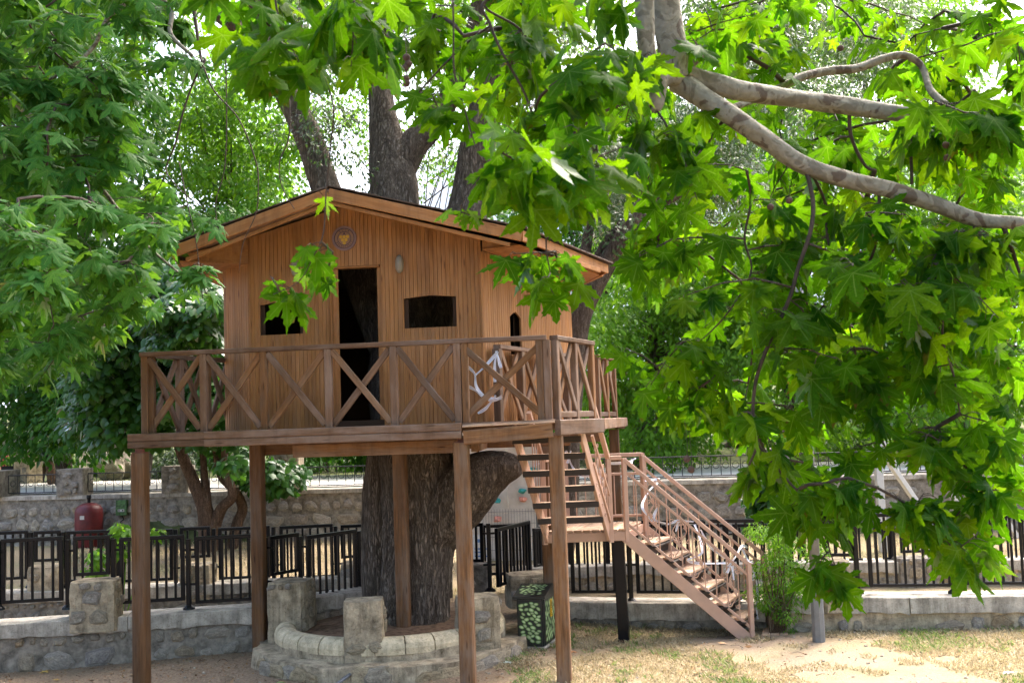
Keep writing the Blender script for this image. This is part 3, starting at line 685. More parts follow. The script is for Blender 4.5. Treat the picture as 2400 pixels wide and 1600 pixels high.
RW = wallpart(hP[2], hP[3]); ru = (hP[3]-hP[2]).normalized()
def tr(px):
    best = min(range(400), key=lambda k: abs(proj(z_(hP[2]+ru*(k/400*2.9), 3.4))[0]-px)); return best/400*2.9
t0_, t1_ = tr(1193), tr(1219); pq = hP[2]+ru*t0_; zt_ = at(1193, 741, pq.y).z; zb_ = at(1193, 830, pq.y).z
rwin = (t0_, t1_, lambda t: (zb_, zt_+.07*(1-abs(t-(t0_+t1_)/2)/(t1_-t0_)*2)))
SOF = 4.235
planks(hP[2], hP[3], RW, .06, (rwin,), zcap=SOF, gr=.007)
for i in (3, 4, 5, 6):
    a, b = hP[i], hP[(i+1) % 7]; BW = wallpart(a, b); ln = (b-a).length
    op = [(ln*.62, ln*.72, lambda t: (3.1, 3.75))] if i == 4 else []
    planks(a, b, BW, .09, op, mat='plank')
# inner lining so that the room is closed and dark
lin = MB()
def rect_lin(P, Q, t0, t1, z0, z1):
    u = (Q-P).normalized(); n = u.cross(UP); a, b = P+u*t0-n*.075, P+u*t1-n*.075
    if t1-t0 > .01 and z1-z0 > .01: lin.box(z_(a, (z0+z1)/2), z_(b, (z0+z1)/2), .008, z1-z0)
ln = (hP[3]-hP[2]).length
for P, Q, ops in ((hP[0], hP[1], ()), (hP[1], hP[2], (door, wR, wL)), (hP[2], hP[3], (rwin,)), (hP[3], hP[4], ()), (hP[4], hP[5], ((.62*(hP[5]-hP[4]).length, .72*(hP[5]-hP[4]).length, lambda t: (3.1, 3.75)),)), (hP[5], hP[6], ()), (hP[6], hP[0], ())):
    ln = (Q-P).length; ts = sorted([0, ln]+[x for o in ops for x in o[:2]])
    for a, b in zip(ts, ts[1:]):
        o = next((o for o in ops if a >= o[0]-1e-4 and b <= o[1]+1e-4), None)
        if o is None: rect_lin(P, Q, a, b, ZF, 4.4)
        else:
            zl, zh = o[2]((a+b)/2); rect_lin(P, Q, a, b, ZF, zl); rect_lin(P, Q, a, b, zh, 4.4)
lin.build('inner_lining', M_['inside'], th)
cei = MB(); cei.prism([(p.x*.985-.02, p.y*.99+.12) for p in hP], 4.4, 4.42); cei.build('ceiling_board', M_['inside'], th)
# door frame, window reveals
def onwall(t, z, off=0): return hP[1]+hu*t+UP*z+hu.cross(UP)*off
df = thing  # noqa
for t in (d0_+.012, d1_-.008): bar('door_jamb', onwall(t, ZF, -.03), onwall(t, dz-.003, -.03), .09, .022, M_['fascia'] if t < d0_+.1 else M_['plank'], th, up=hu.cross(UP))
bar('door_head', onwall(d0_+.02, dz-.012, -.03), onwall(d1_-.02, dz-.012, -.03), .09, .024, M_['plank'], th)
bar('door_stop', onwall(d0_-.012, ZF+.02, .022), onwall(d0_-.012, dz, .022), .012, .03, M_['fascia'], th, up=hu.cross(UP))
for ow in (wR, wL):
    zb, zl = ow[2](ow[0]); tm = (ow[0]+ow[1])/2; za = ow[2](tm)[1]
    f = bar('window_reveal', onwall(ow[0]-.002, zb-.006, -.03), onwall(ow[1]+.002, zb-.006, -.03), .085, .014, M_['plank'], th)
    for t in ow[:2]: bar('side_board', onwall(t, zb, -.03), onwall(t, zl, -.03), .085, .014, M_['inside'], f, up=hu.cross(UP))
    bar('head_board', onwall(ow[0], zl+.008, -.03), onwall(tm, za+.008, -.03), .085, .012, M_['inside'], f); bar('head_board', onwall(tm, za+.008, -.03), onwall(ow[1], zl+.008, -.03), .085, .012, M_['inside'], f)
bar('corner_strip', z_(hP[2], ZF)+V((.0, -.022, 0)), z_(hP[2], SOF-.02)+V((0, -.022, 0)), .03, .018, M_['plank'], th, up=V((.3, -1, 0)))
bar('corner_strip', z_(hP[1], ZF)+V((-.012, -.015, 0)), z_(hP[1], roofz(hP[1]))+V((-.012, -.015, 0)), .024, .015, M_['plank'], th, up=V((-.4, -1, 0)))

# roof: two planes of felt shingles on boards, gable and eave fascias, boarded soffits
roof = MB()
L_ = [eav[0], apF, apB, eav[4], eav[5]]; R_ = [apF, eav[1], eav[2], eav[3], apB]
def slab(poly, th_, tri):
    n = len(poly); vs_ = [p for p in poly]+[p+UP*th_ for p in poly]
    fs = [t[::-1] for t in tri]+[[i+n for i in t] for t in tri]+[[i, (i+1) % n, n+(i+1) % n, n+i] for i in range(n)]; return vs_, fs
roof.add(*slab([p-UP*.034 for p in L_], .02, [[0, 1, 4], [1, 2, 4], [2, 3, 4]])); roof.add(*slab([p-UP*.034 for p in R_], .02, [[0, 1, 2], [0, 2, 4], [2, 3, 4]]))
rf = roof.build('roof', M_['floor'], th)
rs = random.Random(8)
def shingles(apex_a, apex_b, ea, eb, rows, cols):
    for r in range(rows):
        for c in range(-1 if r % 2 else 0, cols):
            s0, s1 = r/rows, (r+1.25)/rows; s1 = min(s1, 1.03); t0, t1 = (c+.04+(.5 if r % 2 else 0))/cols, (c+.98+(.5 if r % 2 else 0))/cols; t1 = min(t1, 1); t0 = max(0, t0)
            if t1-t0 < .01: continue
            def pt_(t, s): return (apex_a.lerp(apex_b, t)).lerp(ea.lerp(eb, t), s)
            q = [pt_(t0, s0), pt_(t1, s0), pt_(t1, s1), pt_(t0, s1)]; h = [.006, .006, .012+rs.uniform(0, .004), .012+rs.uniform(0, .004)]
            vs_ = [p+UP*(.012) for p in q]+[p+UP*(.014+k) for p, k in zip(q, h)]
            link('shingle', mesh('shingle', vs_, [[3, 2, 1, 0], [4, 5, 6, 7], [0, 1, 5, 4], [1, 2, 6, 5], [2, 3, 7, 6], [3, 0, 4, 7]], M_['shingle']), rf)
E_ = lambda p, k: p+(p-V((-1.4, 13, p.z)))*k
shingles(apF+V((0, -.03, 0)), apF.lerp(apB, .6), eav[1]+V((.02, -.03, 0)), eav[2]+V((.02, .0, 0)), 9, 14)
shingles(apF.lerp(apB, .6), apB, eav[2], eav[3], 9, 8)
shingles(apF+V((0, -.03, 0)), apB, eav[0]+V((-.02, -.03, 0)), eav[4]+V((-.3, 0, 0)), 9, 16)
def fasc(a, b, h=.115, off=(0, 0), w_=.03, mat='fascia', dz=-.07):
    o = V((off[0], off[1], 0)); return bar('fascia', a+o+UP*dz, b+o+UP*dz, w_, h, M_[mat], rf, ch=.005)
fasc(eav[0]+V((-.02, 0, 0)), apF, off=(0, -.016)); fasc(apF+V((.002, 0, 0)), eav[1]+V((.02, 0, 0)), off=(0, -.017))
fasc(eav[1], eav[2], off=(.02, 0), dz=-.065, h=.11); fasc(eav[2], eav[3], dz=-.065); fasc(eav[5], eav[0], off=(-.02, 0), dz=-.065, mat='plank'); fasc(eav[4], eav[5], dz=-.065)
bar('fascia', eav[1].lerp(eav[2], .30)+V((.045, 0, -.155)), eav[1].lerp(eav[2], .86)+V((.045, 0, -.13)), .03, .06, M_['fascia'], rf)
# drip strip under the gable fascia
bar('gable_trim', eav[0]+V((.1, .05, -.145)), apF+V((0, .05, -.145)), .03, .04, M_['plank'], rf); bar('gable_trim', apF+V((0, .05, -.145)), eav[1]+V((-.1, .05, -.145)), .03, .04, M_['plank'], rf)
# level soffit boards along the right and left eaves, running with the eave
def soffit(Wa, Wb, Ea, Eb, n, z):
    for k in range(n):
        a0, a1 = k/n+.012/n*2, (k+1)/n-.012/n*2
        q = [Wa.lerp(Ea, a0), Wb.lerp(Eb, a0), Wb.lerp(Eb, a1), Wa.lerp(Ea, a1)]
        MB().prism([(p.x, p.y) for p in q], z, z+.018).build('soffit_board', M_['fascia'], rf)
soffit(z_(hP[2], 0)+V((.02, -.05, 0)), z_(hP[3], 0), z_(eav[1], 0)+V((.0, .38, 0)), z_(eav[2], 0)+V((0, .35, 0)), 11, SOF)
soffit(z_(hP[3], 0), z_(hP[4], 0), z_(eav[2], 0)+V((0, .35, 0)), z_(eav[3], 0), 6, SOF)
soffit(z_(hP[1], 0), z_(hP[0], 0), V((-3.45, 11.2, 0)), z_(eav[5], 0), 8, SOF-.01)
soffit(z_(hP[0], 0), z_(hP[6], 0), z_(eav[5], 0), V((-3.55, 13.4, 0)), 6, SOF-.01)
soffit(z_(hP[6], 0), z_(hP[5], 0), V((-3.55, 13.4, 0)), z_(eav[4], 0), 4, SOF-.01)
# boarded triangle closing the eave boxes at the front
for P, Q in ((hP[2]+V((.02, -.02, 0)), V((.14, 11.1, 0))), (V((-3.42, 11.3, 0)), hP[1]+V((-.02, -.02, 0)))):
    u = (Q-P).normalized(); n = u.cross(UP); k = 8
    for i in range(k):
        a, b = P+(Q-P)*(i/k), P+(Q-P)*((i+1)/k); za, zb = max(SOF+.01, roofz(a)-.01), max(SOF+.01, roofz(b)-.01)
        vs_ = [z_(a, SOF), z_(b, SOF), z_(b, zb), z_(a, za)]; vs_ = vs_+[v+n*.015 for v in vs_]
        link('gable_board', mesh('gable_board', vs_, [[0, 1, 2, 3], [7, 6, 5, 4], [0, 4, 5, 1], [1, 5, 6, 2], [2, 6, 7, 3], [3, 7, 4, 0]], M_['plank']), th)

# emblem plaque and two bulkhead lamps on the front wall
def wallM(px, py, off):
    p = at(px, py, hY(px)); p = hP[1]+hu*((p-hP[1]).dot(hu))+UP*p.z; n = hu.cross(UP)
    M = Matrix((hu, UP, n)).transposed().to_4x4(); M.translation = V((p.x, p.y, p.z))+n*off; return M
M_['emb1'] = plain('plaque_board', (.3, .17, .11), .6, var=.1); M_['emb2'] = plain('plaque_purple_line', (.04, .022, .06), .6); M_['emb3'] = plain('plaque_yellow_grape', (.62, .36, .03), .5); M_['emb4'] = plain('plaque_rim', (.24, .15, .15), .6)
EM = wallM(809, 560, PT+.001)
em = tag(link('plaque', None, None, EM), 'round wooden municipal plaque with grape emblem above the door', 'plaque')
def disc(r, z0, z1, n=40, x=0, y=0):
    mb = MB(); mb.prism([(x+r*math.cos(2*math.pi*i/n), y+r*math.sin(2*math.pi*i/n)) for i in range(n)], z0, z1); return mb
def annulus(r0, r1, z0, z1, n=48):
    mb = MB(); vs_, fs = [], []
    for i in range(n):
        a = 2*math.pi*i/n
        for r, z in ((r0, z0), (r0, z1), (r1, z1), (r1, z0)): vs_.append((r*math.cos(a), r*math.sin(a), z))
    for i in range(n):
        for e in range(4): A = i*4+e; B = i*4+(e+1) % 4; C = (i+1) % n*4+(e+1) % 4; D = (i+1) % n*4+e; fs.append([A, B, C, D][::-1])
    return mb.add(vs_, fs)
link('board', disc(.117, 0, .012).mesh('board', M_['emb1']), em, EM)
link('rim', annulus(.11, .132, 0, .02).mesh('rim', M_['emb4']), em, EM); link('outer_line', annulus(.103, .11, .0, .0145).mesh('outer_line', M_['emb2']), em, EM)
link('inner_line', annulus(.069, .074, .012, .0145).mesh('inner_line', M_['emb2']), em, EM)
for x, y in ((-.036, .017), (.0, .017), (.036, .017), (-.018, -.017), (.018, -.017), (0, -.05)): link('grape', disc(.0175, .012, .017, 16, x, y).mesh('grape', M_['emb3']), em, EM)
st = MB(); st.prism([(-.004, .066), (.004, .066), (.005, .05), (.016, .038), (.012, .036), (0, .043), (-.012, .036), (-.016, .038), (-.005, .05)][::-1], .012, .0165); link('stalk', st.mesh('stalk', M_['emb2']), em, EM)
def letter(ch, size, mat):
    c = bpy.data.curves.new('letter', 'FONT'); c.body = ch; c.size = size; c.align_x = 'CENTER'; c.extrude = .0012; c.resolution_u = 3
    o = bpy.data.objects.new('letter', c); COL.objects.link(o); dg = bpy.context.evaluated_depsgraph_get()
    m = bpy.data.meshes.new_from_object(o.evaluated_get(dg)); bpy.data.objects.remove(o); m.materials.clear(); m.materials.append(mat); return m
def arc(txt, r, a0, a1, size, flip):
    for i, chx in enumerate(txt):
        a = rad(a0+(a1-a0)*i/(len(txt)-1)); p = V((r*math.cos(a), r*math.sin(a), .0135)); rz = (a-math.pi/2) if not flip else (a+math.pi/2)
        link('letter', letter(chx, size, M_['emb2']), em, EM @ Matrix.Translation(p) @ Matrix.Rotation(rz, 4, 'Z'))
arc('BUCA', .080, 122, 58, .028, False); arc('BELED\u0130YES\u0130', .098, 208, 332, .026, True)
def bulkhead(px, py, label):
    M = wallM(px, py, PT); t = tag(link('wall_lamp', None, None, M), label, 'lamp', 'oval wall lamps beside the door')
    link('backplate', annulus(.0, .04, 0, .012, 20).mesh('backplate', M_['emb4']), t, M @ Matrix.Diagonal((1, 1.9, 1, 1)))
    vs_, fs = [], []; n = 14
    for i in range(7):
        f = math.pi/2*i/6
        for k in range(n): a = 2*math.pi*k/n; vs_.append((.045*math.cos(f)*math.cos(a), .1*math.cos(f)*math.sin(a)*(1+.1*math.sin(a)), .012+.06*math.sin(f)))
    for i in range(6):
        for k in range(n): fs.append([i*n+k, i*n+(k+1) % n, (i+1)*n+(k+1) % n, (i+1)*n+k])
    link('lamp_shade', mesh('lamp_shade', vs_, fs, M_['lamp'], True), t, M)
bulkhead(938, 622, 'oval grey wall lamp right of the dark doorway'); bulkhead(694, 630, 'oval grey wall lamp left of the dark doorway behind leaves')
# ------------------------------------------------------------------ the great tree: trunk, limbs
def P4(lst): return [at(a, b, c) for a, b, c, _ in lst], [q[3] for q in lst]
def furrow(seed, amp=.07, tw=1.5, kk=3.2):
    def f(s, a):
        x, y = math.cos(a+tw*s*.25)*kk, math.sin(a+tw*s*.25)*kk
        n1 = noise.noise((x*.35, y*.35, s*.5+seed)); n2 = 1-abs(noise.noise((x*1.7, y*1.7, s*.9+seed))); n3 = 1-abs(noise.noise((x*3.3, y*3.3, s*2.+seed)))
        return 1+.16*n1+amp*(n2-.8)+amp*.6*(n3-.8)
    return f
gt = thing('great_tree', 'huge old grey-barked tree whose trunk grows through the tree house', 'tree', (-1.2, 12.2, .2))
def limb(name, lst, n=40, sub=14, seed=0, amp=.05, par=None, mat='bark'):
    p, r = P4(lst); return MB().tube(p, r, n, sub, furrow(seed, amp)).build(name, M_[mat], par or gt, True)
mb = MB(); p, r = P4([(958, 1470, 12.2, .50), (962, 1430, 12.2, .43), (968, 1380, 12.2, .40), (975, 1290, 12.2, .395), (982, 1200, 12.25, .43), (982, 1110, 12.3, .47), (975, 1020, 12.4, .48), (965, 930, 12.5, .46), (958, 800, 12.7, .44), (958, 690, 12.85, .40)])
mb.tube(p, r, 90, 16, furrow(1, .11, 2.2)); mb.build('trunk', M_['bark'], gt, True)
limb('limb', [(950, 1460, 12.5, .36), (905, 1400, 12.5, .26), (900, 1250, 12.5, .24), (905, 1120, 12.5, .25), (930, 1020, 12.5, .3)], 44, 14, 5, .09)
limb('limb', [(995, 1260, 12.2, .34), (1070, 1170, 12.1, .35), (1125, 1120, 12.05, .30), (1175, 1098, 12.0, .2), (1216, 1092, 11.95, .11), (1228, 1092, 11.93, .03)], 52, 12, 9, .1)
limb('limb', [(945, 900, 12.6, .27), (850, 640, 12.9, .24), (768, 450, 13.1, .185), (722, 318, 13.2, .165), (668, 214, 13.3, .145), (612, 122, 13.3, .125), (535, 50, 13.2, .115), (440, -30, 13.0, .1), (340, -140, 12.8, .08)], 44, 12, 2)
limb('limb', [(950, 900, 12.6, .33), (930, 640, 12.9, .31), (922, 450, 13.1, .30), (912, 375, 13.2, .27), (895, 260, 13.25, .17), (890, 150, 13.3, .135), (902, 80, 13.3, .11), (910, 0, 13.3, .1), (915, -160, 13.3, .08)], 52, 12, 3)
limb('limb', [(925, 400, 13.2, .26), (965, 340, 13.2, .19), (1005, 300, 13.2, .16), (1042, 245, 13.2, .14), (1075, 180, 13.2, .12), (1105, 90, 13.2, .1), (1130, -40, 13.2, .085)], 40, 12, 4)
limb('limb', [(990, 900, 12.6, .32), (1065, 640, 12.9, .28), (1102, 460, 13.1, .24), (1118, 350, 13.1, .222), (1143, 250, 13.1, .21), (1175, 150, 13.1, .195), (1205, 60, 13.1, .17), (1240, -60, 13.1, .15)], 48, 12, 6)
# grey tree rising behind the house on the right
gr = thing('forked_tree', 'grey forked tree rising behind the right end of the balcony', 'tree', at(1335, 1290, 16))
limb('trunk', [(1300, 1340, 16, .24), (1322, 1200, 16, .2), (1332, 1000, 16, .18), (1345, 840, 16, .165), (1362, 740, 16, .16), (1392, 668, 16, .165)], 24, 8, 11, .03, gr, 'bark2')
limb('limb', [(1392, 672, 16, .15), (1440, 590, 16, .135), (1500, 495, 16.1, .125), (1560, 420, 16.2, .11), (1610, 350, 16.2, .09), (1650, 270, 16.2, .07), (1690, 150, 16.2, .05)], 20, 8, 12, .03, gr, 'bark2')
limb('limb', [(1385, 690, 16, .12), (1365, 640, 16, .1), (1372, 590, 16.2, .09), (1385, 500, 16.4, .075), (1395, 400, 16.5, .055), (1392, 300, 16.5, .03)], 16, 8, 13, .03, gr, 'bark2')
limb('limb', [(1400, 605, 16.1, .07), (1440, 540, 16.2, .06), (1490, 500, 16.3, .05), (1560, 470, 16.4, .045), (1640, 440, 16.4, .03)], 12, 8, 14, .03, gr, 'bark2')
limb('limb', [(1520, 480, 16.1, .06), (1580, 465, 16, .05), (1640, 410, 15.9, .035), (1700, 395, 15.9, .02)], 12, 8, 15, .03, gr, 'bark2')
# mulberry with several stems against the far wall
mu = thing('mulberry_tree', 'multi-stemmed mulberry against the stone wall between the two left posts', 'tree', at(490, 1290, 19))
for k, l in enumerate([[(486, 1310, 19, .2), (487, 1250, 19, .17), (480, 1190, 19, .14), (455, 1130, 19, .11), (425, 1060, 19, .09), (395, 960, 19, .07), (360, 850, 19, .04)],
                       [(492, 1300, 19, .17), (500, 1240, 19, .13), (520, 1190, 19, .1), (545, 1160, 18.9, .085), (530, 1100, 18.9, .07), (525, 1040, 18.9, .06), (520, 940, 18.9, .04)],
                       [(540, 1300, 19.2, .11), (555, 1230, 19.2, .1), (568, 1190, 19.2, .09), (550, 1150, 19.1, .08), (515, 1110, 19.1, .06), (500, 1020, 19.1, .04)],
                       [(488, 1240, 19, .1), (485, 1170, 19, .08), (478, 1100, 19.1, .06), (470, 1000, 19.1, .04)]]):
    limb('trunk' if k == 0 else 'stem', l, 18, 8, 20+k, .03, mu, 'bark3')

# ------------------------------------------------------------------ salmon steel staircase
SA = M_['pink']
sc_ = thing('staircase', 'salmon painted steel stairs with plank treads, landing and scrolled railings', 'staircase', (1.5, 12.2, 0))
LZ = 1.21; l0, l1 = V((.31, 12.0, LZ)), V((1.19, 12.0, LZ)); dv = V((.27, .85, 0)); dl = V((.2, .6, 0))
def sb(name, a, b, w_=.045, h=.045, mat=SA, par=sc_, up=UP, ch=.004): return bar(name, a, b, w_, h, mat, par, up, ch)
ld = sb('landing_frame', l0-UP*.055, l1-UP*.055, .04, .1)
for a, b in ((l0, l0+dv), (l0+dv, l1+dv), (l1, l1+dv)): sb('side_beam', a-UP*.056, b-UP*.056, .04, .095, par=ld)
for k in range(9):
    a = l0.lerp(l1, (k+.5)/9); bar('plank', a-UP*.002+V((0, -.02, .012)), a+dv-UP*.002+V((0, 0, .012)), .088, .024, M_['tread'], ld)
# black post that carries the landing
bp = at(1463, 1490, 12.15); bar('support_post', V((bp.x, bp.y, -.1)), V((bp.x-.02, bp.y, LZ-.11)), .12, .12, M_['black'], sc_, up=V((.2, 1, 0)))
b2_ = at(1300, 1480, 12.75)
# upper flight, climbing from the landing towards the balcony corner
u0, u1 = V((.31, 11.97, LZ)), V((.985, 11.97, LZ)); rise = 7*.177; td = V((-.33, -.92, 0))
tp0, tp1 = u0+td+UP*(rise-.06), u1+td+UP*(rise-.06)
for a, b in ((u0, tp0), (u1, tp1)):
    e = (b-a).normalized(); sb('stringer', a-e*.05-UP*.02, b, .035, .13)
for k in range(1, 7):
    s = k*.177/(rise-.06); a, b = u0.lerp(tp0, s), u1.lerp(tp1, s)
    sb('tread', a+V((-.05, .02, -.012)), b+V((-.02, .02, -.012)), .21, .035, M_['tread'])
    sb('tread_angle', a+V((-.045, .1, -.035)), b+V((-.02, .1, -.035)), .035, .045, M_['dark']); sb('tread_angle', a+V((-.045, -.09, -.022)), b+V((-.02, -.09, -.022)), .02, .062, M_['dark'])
SCR = None
def scrollmesh():
    mb = MB()
    def spiral(cx, cz, r0, turns, a0, sgn):
        return [V((cx+r0*(1-.75*i/18)*math.cos(a0+sgn*turns*2*math.pi*i/18), 0, cz+r0*(1-.75*i/18)*math.sin(a0+sgn*turns*2*math.pi*i/18))) for i in range(19)]
    mb.tube(spiral(.05, .17, .04, 1.2, math.pi, -1), .006, 5); mb.tube(spiral(-.05, -.17, .04, 1.2, 0, -1), .006, 5)
    mb.tube([V((.01, 0, .17)), V((-.035, 0, .09)), V((.0, 0, 0)), V((.035, 0, -.09)), V((-.01, 0, -.17))], .006, 5, 5)
    mb.tube(spiral(-.045, .2, .028, 1.1, 0, 1), .005, 5); mb.tube(spiral(.05, -.2, .028, 1.1, math.pi, 1), .005, 5)
    for x, z, s in ((-.03, .05, 1), (.03, -.05, -1)):   # little leaf
        mb.add([(x, -.004, z-.04), (x+s*.03, -.004, z), (x, -.004, z+.05), (x-s*.015, -.004, z), (x, .004, z-.04), (x+s*.03, .004, z), (x, .004, z+.05), (x-s*.015, .004, z)], [[0, 1, 2, 3], [7, 6, 5, 4], [0, 4, 5, 1], [1, 5, 6, 2], [2, 6, 7, 3], [3, 7, 4, 0]])
    return mb.mesh('scroll', SA)
SCR = scrollmesh()
def slope_rail(a, b, h, n, scr=(), lo=.09, mid=.13, ends=(True, True), tail=0):
    """sloping balustrade above the line a-b: handrail, two rails, balusters and scrolls"""
    top = sb('handrail', a+UP*h, b+UP*h, .05, .045)
    if mid: sb('middle_rail', a+UP*(h-mid), b+UP*(h-mid), .03, .03, par=top)
    sb('lower_rail', a+UP*lo, b+UP*lo, .03, .03, par=top)
    for i in range(n+1):
        p = a.lerp(b, i/n)
        if 0 < i < n: sb('baluster', p+UP*lo, p+UP*(h-(mid or 0)), .014, .014, par=top, up=V((1, 0, 0)))
        if i in scr:
            M = frame(V((0, 0, 0)), V(((b-a).x, (b-a).y, 0))); M.translation = p+UP*(lo+(h-mid-lo)*.5)+(b-a)*(.5/n); link('scroll', SCR, top, M)
    for q, e in ((a, ends[0]), (b, ends[1])):
        if e: sb('newel', q-UP*.12, q+UP*(h+.015), .05, .05, par=top, up=V((1, .3, 0)))
    return top
HR = .80
slope_rail(u1+V((.03, .02, 0)), (tp1+V((.03, 0, 0))).lerp(u1, .42), HR, 6, (1, 2, 3, 4), mid=.42, ends=(True, False))
slope_rail(u0+V((-.02, .02, 0)), (tp0+V((-.02, 0, 0))).lerp(u0, .55), HR, 5, (), mid=.0, ends=(True, False))
slope_rail(l0+V((0, .03, 0)), l0+dv, HR, 6, (), mid=0, ends=(False, True)); slope_rail(l0+dv, l1+dv+V((.03, 0, 0)), HR, 8, (), mid=.22, ends=(False, True))
sb('handrail', u1+V((.03, .02, HR)), l1+V((-.03, 0, HR)), .05, .045)
# lower flight
S0, S1 = V((1.19, 12.0, LZ)), V((2.5, 11.95, .03)); F0, F1 = S0+V((.28, .55, 0)), S1+V((.3, .55, .02))
for a, b in ((S0, S1), (F0, F1)): sb('stringer', a-UP*.07+(a-b)*.01, b-UP*.07, .035, .13)
nr = 7
for k in range(1, 7):
    s = k/nr+.01; a, b = S0.lerp(S1, s), F0.lerp(F1, s); e = (S1-S0); e.z = 0; e.normalize()
    for j in (-.055, .06):
        tb = sb('tread', a+e*(j-.02)+UP*.03+(b-a)*.02, b+e*(j-.02)+UP*.03-(b-a)*.02, .108, .03, M_['tread'])
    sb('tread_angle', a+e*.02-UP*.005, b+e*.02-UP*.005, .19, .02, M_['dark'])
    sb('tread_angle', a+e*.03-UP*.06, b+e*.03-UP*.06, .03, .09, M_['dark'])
slope_rail(S0, S1+UP*-.0, HR-.02, 11, (2, 4, 6, 9)); slope_rail(F0, F1, HR-.02, 11, (0, 3, 7, 9))
sb('stair_foot', S1+V((.02, -.05, -.06)), F1+V((.02, .0, -.08)), .12, .05)
for k in range(3): tag(bar('paving_plank', V((2.66+.1*k, 12.0, .02)), V((2.78+.1*k, 12.42, .025)), .09, .03, M_['tread'], None), 'flat pale board %s on the ground at the stair foot' % ('nearest the last tread', 'in the middle of three', 'farthest from the last tread')[k], 'board', 'boards at the stair foot')

# ------------------------------------------------------------------ black steel fences
BK = M_['black']
def fence(label, panels, posts, group='black panel fences'):
    a = panels[0]; o = at(a[0], a[3], a[5]); t = thing('steel_fence', label, 'fence', V((o.x, o.y, .5)), group)
    for x0, x1, yt0, yb0, yt1, Y0, Y1 in panels:
        A = at(x0, yt0, Y0); B = at(x1, yt1, Y1); zb = at(x0, yb0, Y0).z; za = (A.z+B.z)/2
        A = V((A.x, A.y, za)); B = V((B.x, B.y, za)); u = (B-A).normalized(); ln = (B-A).length
        p = bar('fence_panel', A+u*.0, B-u*.0, .042, .042, BK, t)
        bar('bottom_rail', z_(A, zb), z_(B, zb), .036, .036, BK, p)
        for q in (A+u*.02, B-u*.02): bar('stile', z_(q, zb-.015), z_(q, za-.018), .045, .045, BK, p, up=u)
        n = max(2, round(ln/.098)); bm__ = barmesh(za-zb-.04, .027, .027, BK, .004)
        for k in range(1, n): q = A+u*(ln*k/n); link('fence_bar', bm__, p, frame(z_(q, zb+.017), z_(q, za), u))
    for x, yt, yb, Y in posts:
        q = at(x, yb, Y); zt = at(x, yt, Y).z
        ps = bar('fence_post', z_(q, q.z), z_(q, zt), .05, .05, BK, t, up=V((1, 0, 0)))
        mb = MB(); mb.add(*tube([V((q.x, q.y, q.z)), V((q.x, q.y, q.z+.02)), V((q.x, q.y, q.z+.05))], [.07, .065, .03], 10)); mb.build('foot', BK, ps)
        for z in (zt-.12, zt-.5): bar('hinge', V((q.x-.075, q.y, z)), V((q.x+.075, q.y, z)), .02, .025, BK, ps)
fence('black fence on the capped low wall left of the rear left post', [(-62, 0, 1266, 1412, 1266, 11.7, 11.8), (3, 148, 1265, 1411, 1262, 11.82, 11.94), (172, 258, 1261, 1346, 1258, 11.97, 12.04), (280, 432, 1262, 1411, 1258, 12.06, 12.18), (457, 604, 1260, 1410, 1256, 12.2, 12.32)],
      [(160, 1264, 1426, 11.96), (267, 1262, 1426, 12.06), (443, 1262, 1427, 12.2), (-4, 1266, 1428, 11.8)])
fence('black fence turning back behind the buff block beside the planter', [(632, 698, 1262, 1346, 1250, 12.45, 12.8), (718, 834, 1258, 1402, 1244, 12.85, 13.45)], [(624, 1258, 1430, 12.42), (706, 1256, 1410, 12.82), (845, 1243, 1398, 13.5)])
fence('black fence right of the trunk behind the pickle box', [(1098, 1132, 1229, 1313, 1229, 13.6, 13.55), (1162, 1240, 1228, 1372, 1236, 13.1, 14.0), (1250, 1268, 1240, 1325, 1240, 14.05, 14.15)], [(1149, 1226, 1385, 13.4)])
fence('black fence behind the stairs and landing post', [(1334, 1474, 1226, 1386, 1224, 13.0, 12.88), (1486, 1650, 1224, 1386, 1221, 12.86, 12.68), (1662, 1852, 1221, 1386, 1218, 12.66, 12.42)], [(1480, 1222, 1410, 12.87), (1656, 1220, 1412, 12.67), (1860, 1216, 1420, 12.4)])
fence('black fence on the right low wall beyond the lamp pole', [(1872, 1994, 1218, 1300, 1214, 12.35, 12.22), (2028, 2222, 1208, 1371, 1202, 12.18, 12.02), (2250, 2480, 1200, 1366, 1192, 12.0, 11.8), (2505, 2720, 1192, 1360, 1184, 11.78, 11.6), (2745, 2960, 1184, 1353, 1176, 11.58, 11.42)], [(2011, 1204, 1392, 12.2), (2236, 1198, 1390, 12.01), (2492, 1190, 1384, 11.79), (2732, 1182, 1378, 11.59)])
fence('farther black fence on the second ledge, left part', [(-60, 66, 1250, 1359, 1247, 14.05, 14.15), (80, 142, 1247, 1313, 1246, 14.16, 14.2), (156, 268, 1246, 1361, 1245, 14.2, 14.25), (286, 405, 1245, 1361, 1244, 14.28, 14.35), (422, 492, 1238, 1305, 1237, 14.35, 14.4), (512, 632, 1238, 1355, 1236, 14.42, 14.5), (655, 780, 1234, 1355, 1232, 14.5, 14.6), (798, 872, 1232, 1305, 1231, 14.62, 14.7)],
      [(72, 1247, 1376, 14.15), (149, 1246, 1376, 14.2), (277, 1244, 1374, 14.28), (413, 1240, 1374, 14.36), (503, 1238, 1370, 14.42), (643, 1234, 1368, 14.5), (789, 1232, 1366, 14.6)])
